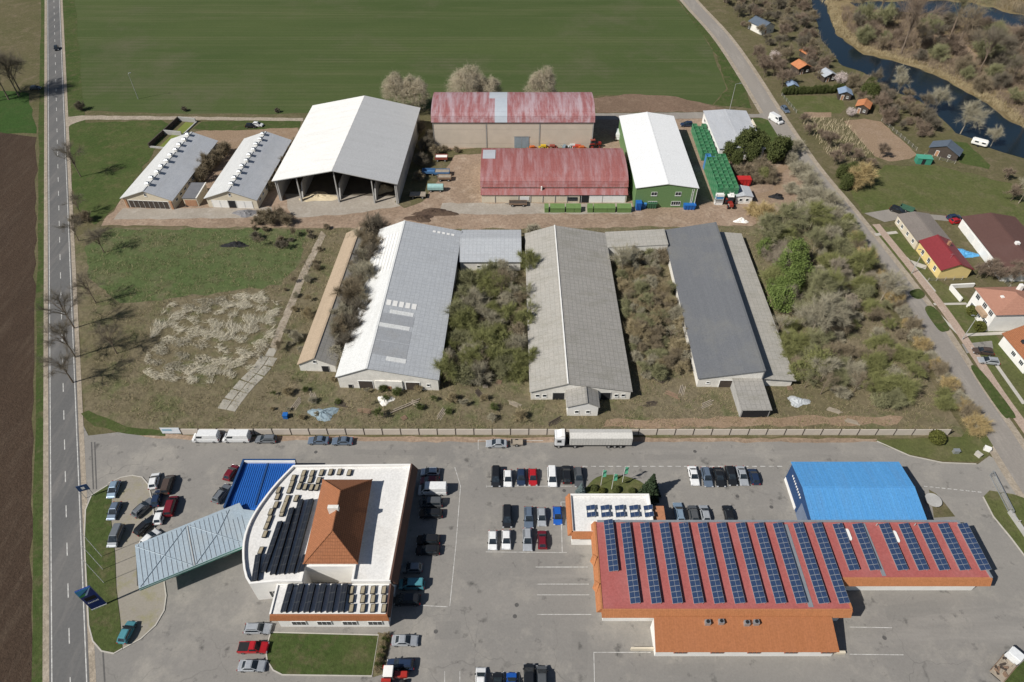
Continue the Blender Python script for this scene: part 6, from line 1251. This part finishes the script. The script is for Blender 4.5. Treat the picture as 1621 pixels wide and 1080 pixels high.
for x, y, s, lab in ((1224,98,1.0,'white blossoming tree in the gardens'),(1328,134,1.2,'pink blossoming tree beside the metal-roofed shed'),(1345,185,.8,'pale blossoming bush by the tilled garden')): tree('blossom', (x,y), s, lab, 'tree')
for i in range(16): tree('juniper', (1240+i*6,150-i*.2), .45, 'dark hedge conifer on the garden boundary', 'hedge', 'hedge conifers on the garden boundary')
for i, (x,y) in enumerate(((1366,158),(1376,163),(1372,152))): tree('juniper', (x,y), 1.0, 'dark evergreen above the orange-roofed shed by the tilled garden', 'tree', 'evergreens above the tilled garden')
for i, (x,y,s) in enumerate(((1310,235,1.0),(1335,250,1.0),(1300,222,.8),(1355,255,.9),(1392,250,.9),(1280,215,.9),(1270,195,.8),(1320,262,1.0),(1375,268,.7),(1600,318,1.0),(1590,285,.8),(1560,440,.9),(1580,445,.9),(1545,440,.8),(1600,450,.9),(1565,432,.8),(1600,440,1.0))): tree('fruit%d'%(i%3), (x,y), s*1.1, 'bare bush in the street-side gardens', 'shrub', 'bushes in the street-side gardens')
for x, y, s, lab in ((1539,498,1.6,'clipped olive bush before the two-storey house'),(1548,522,1.5,'yellow-green clipped bush by the lamp post'),(1480,698,1.6,'round yellow-green bush on the verge before the fence'),(953,780,.7,'small round shrub on the flag island')): tree('boxball', (x,y), s, lab, 'shrub')
tree('spruce', (1027,785), 1.0, 'dark spruce at the end of the flag island', 'tree'); tree('spruce', (919,781), .5, 'small blue spruce beside the dark grey estate', 'tree', None, None, m_blue_spruce)
for i in range(9): tree('shrub%d'%(i%3), ZS(735-i*5,885+i*18), .3, 'low clipped border shrub beside the shop lawn', 'shrub', 'shop border shrubs', None, [m_dry,m_weed][i%2])
for i, (x,y) in enumerate(((940,775),(975,778),(1000,780))): tree('boxball', (x,y), .8, 'dark low juniper cushion on the flag island', 'shrub', 'juniper cushions', None, m_ever)

CLEAR = ((1466,44),(1480,46),(1500,58),(1530,72),(1548,88),(1540,104),(1520,98),(1505,78),(1478,62))
thicket(((1335,20),(1440,32),(1560,52),(1640,75),(1640,190),(1580,160),(1500,118),(1420,90),(1360,70)), 60, 6, 21, ['shrub0','gshrub1','fruit2','tree1'], 1.1, 2.0, 'bush rising above the marsh scrub across the river', 'bushes in the marsh scrub', [m_twigp,m_twigd,m_twig,m_olive])
for i, (x,y,lab) in enumerate(((496,628,'plank'),(540,640,'plank'),(575,650,'plank'),(660,640,'plank'),(700,655,'plank'),(760,625,'plank'),(790,605,'pallet'),(768,612,'pallet'),(815,640,'plank'),(1040,600,'plank'),(1065,625,'plank'),(1080,618,'plank'),(1120,640,'plank'),(1030,640,'plank'),(1250,615,'pallet'),(1320,650,'plank'),(1350,668,'plank'),(880,668,'plank'),(640,662,'pallet'),(470,640,'plank'))):
    p = W(x,y); r = random.Random(i+50); d = MB()
    if lab == 'plank':
        for k in range(4): d.box(-r.uniform(.8,2.0),k*.35-.6,0,r.uniform(.8,2.0),k*.35-.4,.06+.05*k)
    else:
        for k in range(6): d.box(-.6,k*.2-.55,.12,.6,k*.2-.42,.15)
        d.box(-.6,-.55,0,-.48,.6,.12).box(-.06,-.55,0,.06,.6,.12).box(.48,-.55,0,.6,.6,.12)
    tag(d.build('scrap_planks' if lab == 'plank' else 'old_pallet', [mgr,m_darkwood,mbr,mgr][i%4], None, (p[0],p[1],.03), r.uniform(0,3)), 'loose heap of old boards lying in the overgrown lot' if lab == 'plank' else 'old wooden pallet lying in the overgrown lot', 'boards' if lab == 'plank' else 'pallet', 'board debris in the lot' if lab == 'plank' else 'pallets in the lot')
# uncountable growth
def blades(name, label, poly, n, hmin, hmax, w, mat, seed, lean=.5, clump=0, zoff=.02, hole=None):
    rg = np.random.default_rng(seed); P = px(*poly); xs = [p[0] for p in P]; ys = [p[1] for p in P]; Q = np.stack([rg.uniform(min(xs),max(xs),n*3), rg.uniform(min(ys),max(ys),n*3)],1)
    ins = np.zeros(len(Q), bool); m_ = len(P)
    for i in range(m_):
        a, b = P[i], P[i-1]; dy = (b[1]-a[1]) or 1e-9; ins ^= ((a[1] > Q[:,1]) != (b[1] > Q[:,1])) & (Q[:,0] < (b[0]-a[0])*(Q[:,1]-a[1])/dy+a[0])
    if hole:
        H = px(*hole); hi_ = np.zeros(len(Q), bool)
        for i in range(len(H)):
            a, b = H[i], H[i-1]; dy = (b[1]-a[1]) or 1e-9; hi_ ^= ((a[1] > Q[:,1]) != (b[1] > Q[:,1])) & (Q[:,0] < (b[0]-a[0])*(Q[:,1]-a[1])/dy+a[0])
        ins &= ~hi_
    Q = Q[ins][:n]
    if clump: k = np.sin(Q[:,0]*1.3+np.sin(Q[:,1]*.7)*1.5)+np.sin(Q[:,1]*1.6+Q[:,0]*.4)+np.sin(Q[:,0]*.37-Q[:,1]*.53+np.sin(Q[:,0]*.21)*2); Q = Q[k+rg.normal(size=len(k))*.5 > clump-1]
    n = len(Q); S = np.concatenate([Q, np.full((n,1),zoff)],1); D = rg.normal(size=(n,3))*lean; D[:,2] = 1
    if lean > 2: a = np.sin(Q[:,0]*.25)+np.cos(Q[:,1]*.3)+rg.normal(size=n)*.5; D = np.stack([np.cos(a),np.sin(a),rg.uniform(.08,.5,n)],1)
    V, F = strands(rg, S, unit(D), rg.uniform(hmin,hmax,n), np.full(n,w)*rg.uniform(.5,1.3,n)); o = link(name, tri_mesh(name, V, F, mat)); struct(o, 'stuff'); return tag(o, label, 'grass')
LOT = ((140,400),(160,365),(1320,362),(1515,685),(300,680),(150,650))
blades('dry_grass', 'dry tangled grass covering the overgrown lot', LOT, 120000, .3, 1.0, .028, m_dry, 1, .8, .5); blades('green_weeds', 'low green weeds across the overgrown lot', LOT, 60000, .3, .7, .035, m_weed, 2, .8, .7)
blades('flattened_reeds', 'pale flattened dead stalks on the lot left of the path', ((268,480),(410,462),(440,480),(430,540),(400,585),(350,610),(255,612),(225,590),(240,520)), 34000, .6, 2.0, .026, m_reed, 3, 3, 1.25, .3)
blades('marsh_reeds', 'tan reeds along the far river bank', ((1296,0),(1309,10),(1322,50),(1367,84),(1411,93),(1489,121),(1562,161),(1621,204),(1640,200),(1560,135),(1480,95),(1400,78),(1340,48),(1320,5)), 26000, .5, 1.7, .05, m_rdim, 4, .45, .4)
blades('marsh_scrub', 'brown leafless scrub wood across the river', ((1330,12),(1440,20),(1560,36),(1700,60),(1800,280),(1640,205),(1580,160),(1500,118),(1420,90),(1360,70),(1335,40)), 80000, 1.0, 3.6, .045, m_twigp, 5, .5, .7, hole=CLEAR)
blades('far_scrub', 'brown scrub on the far side of the backwater', ((1300,-40),(1900,-40),(1800,60),(1680,36),(1600,20),(1540,3),(1440,0),(1340,2),(1310,4)), 30000, 1.5, 4.5, .07, m_twig, 6, .45, .3)
blades('bank_scrub', 'brown scrub on the garden bank of the river', ((1150,-40),(1280,-40),(1290,40),(1325,100),(1300,95),(1260,50),(1180,20)), 12000, .8, 2.4, .05, m_twigd, 7, .5, .6)
patch('marsh_clearing', px(*CLEAR), .035, m_soil2, .6)
blades('vine_stakes', 'pale stakes of a small vineyard beside the street', ((1262,188),(1340,190),(1385,248),(1350,258),(1310,245)), 900, 1.2, 1.7, .06, m_straw, 8, .12)
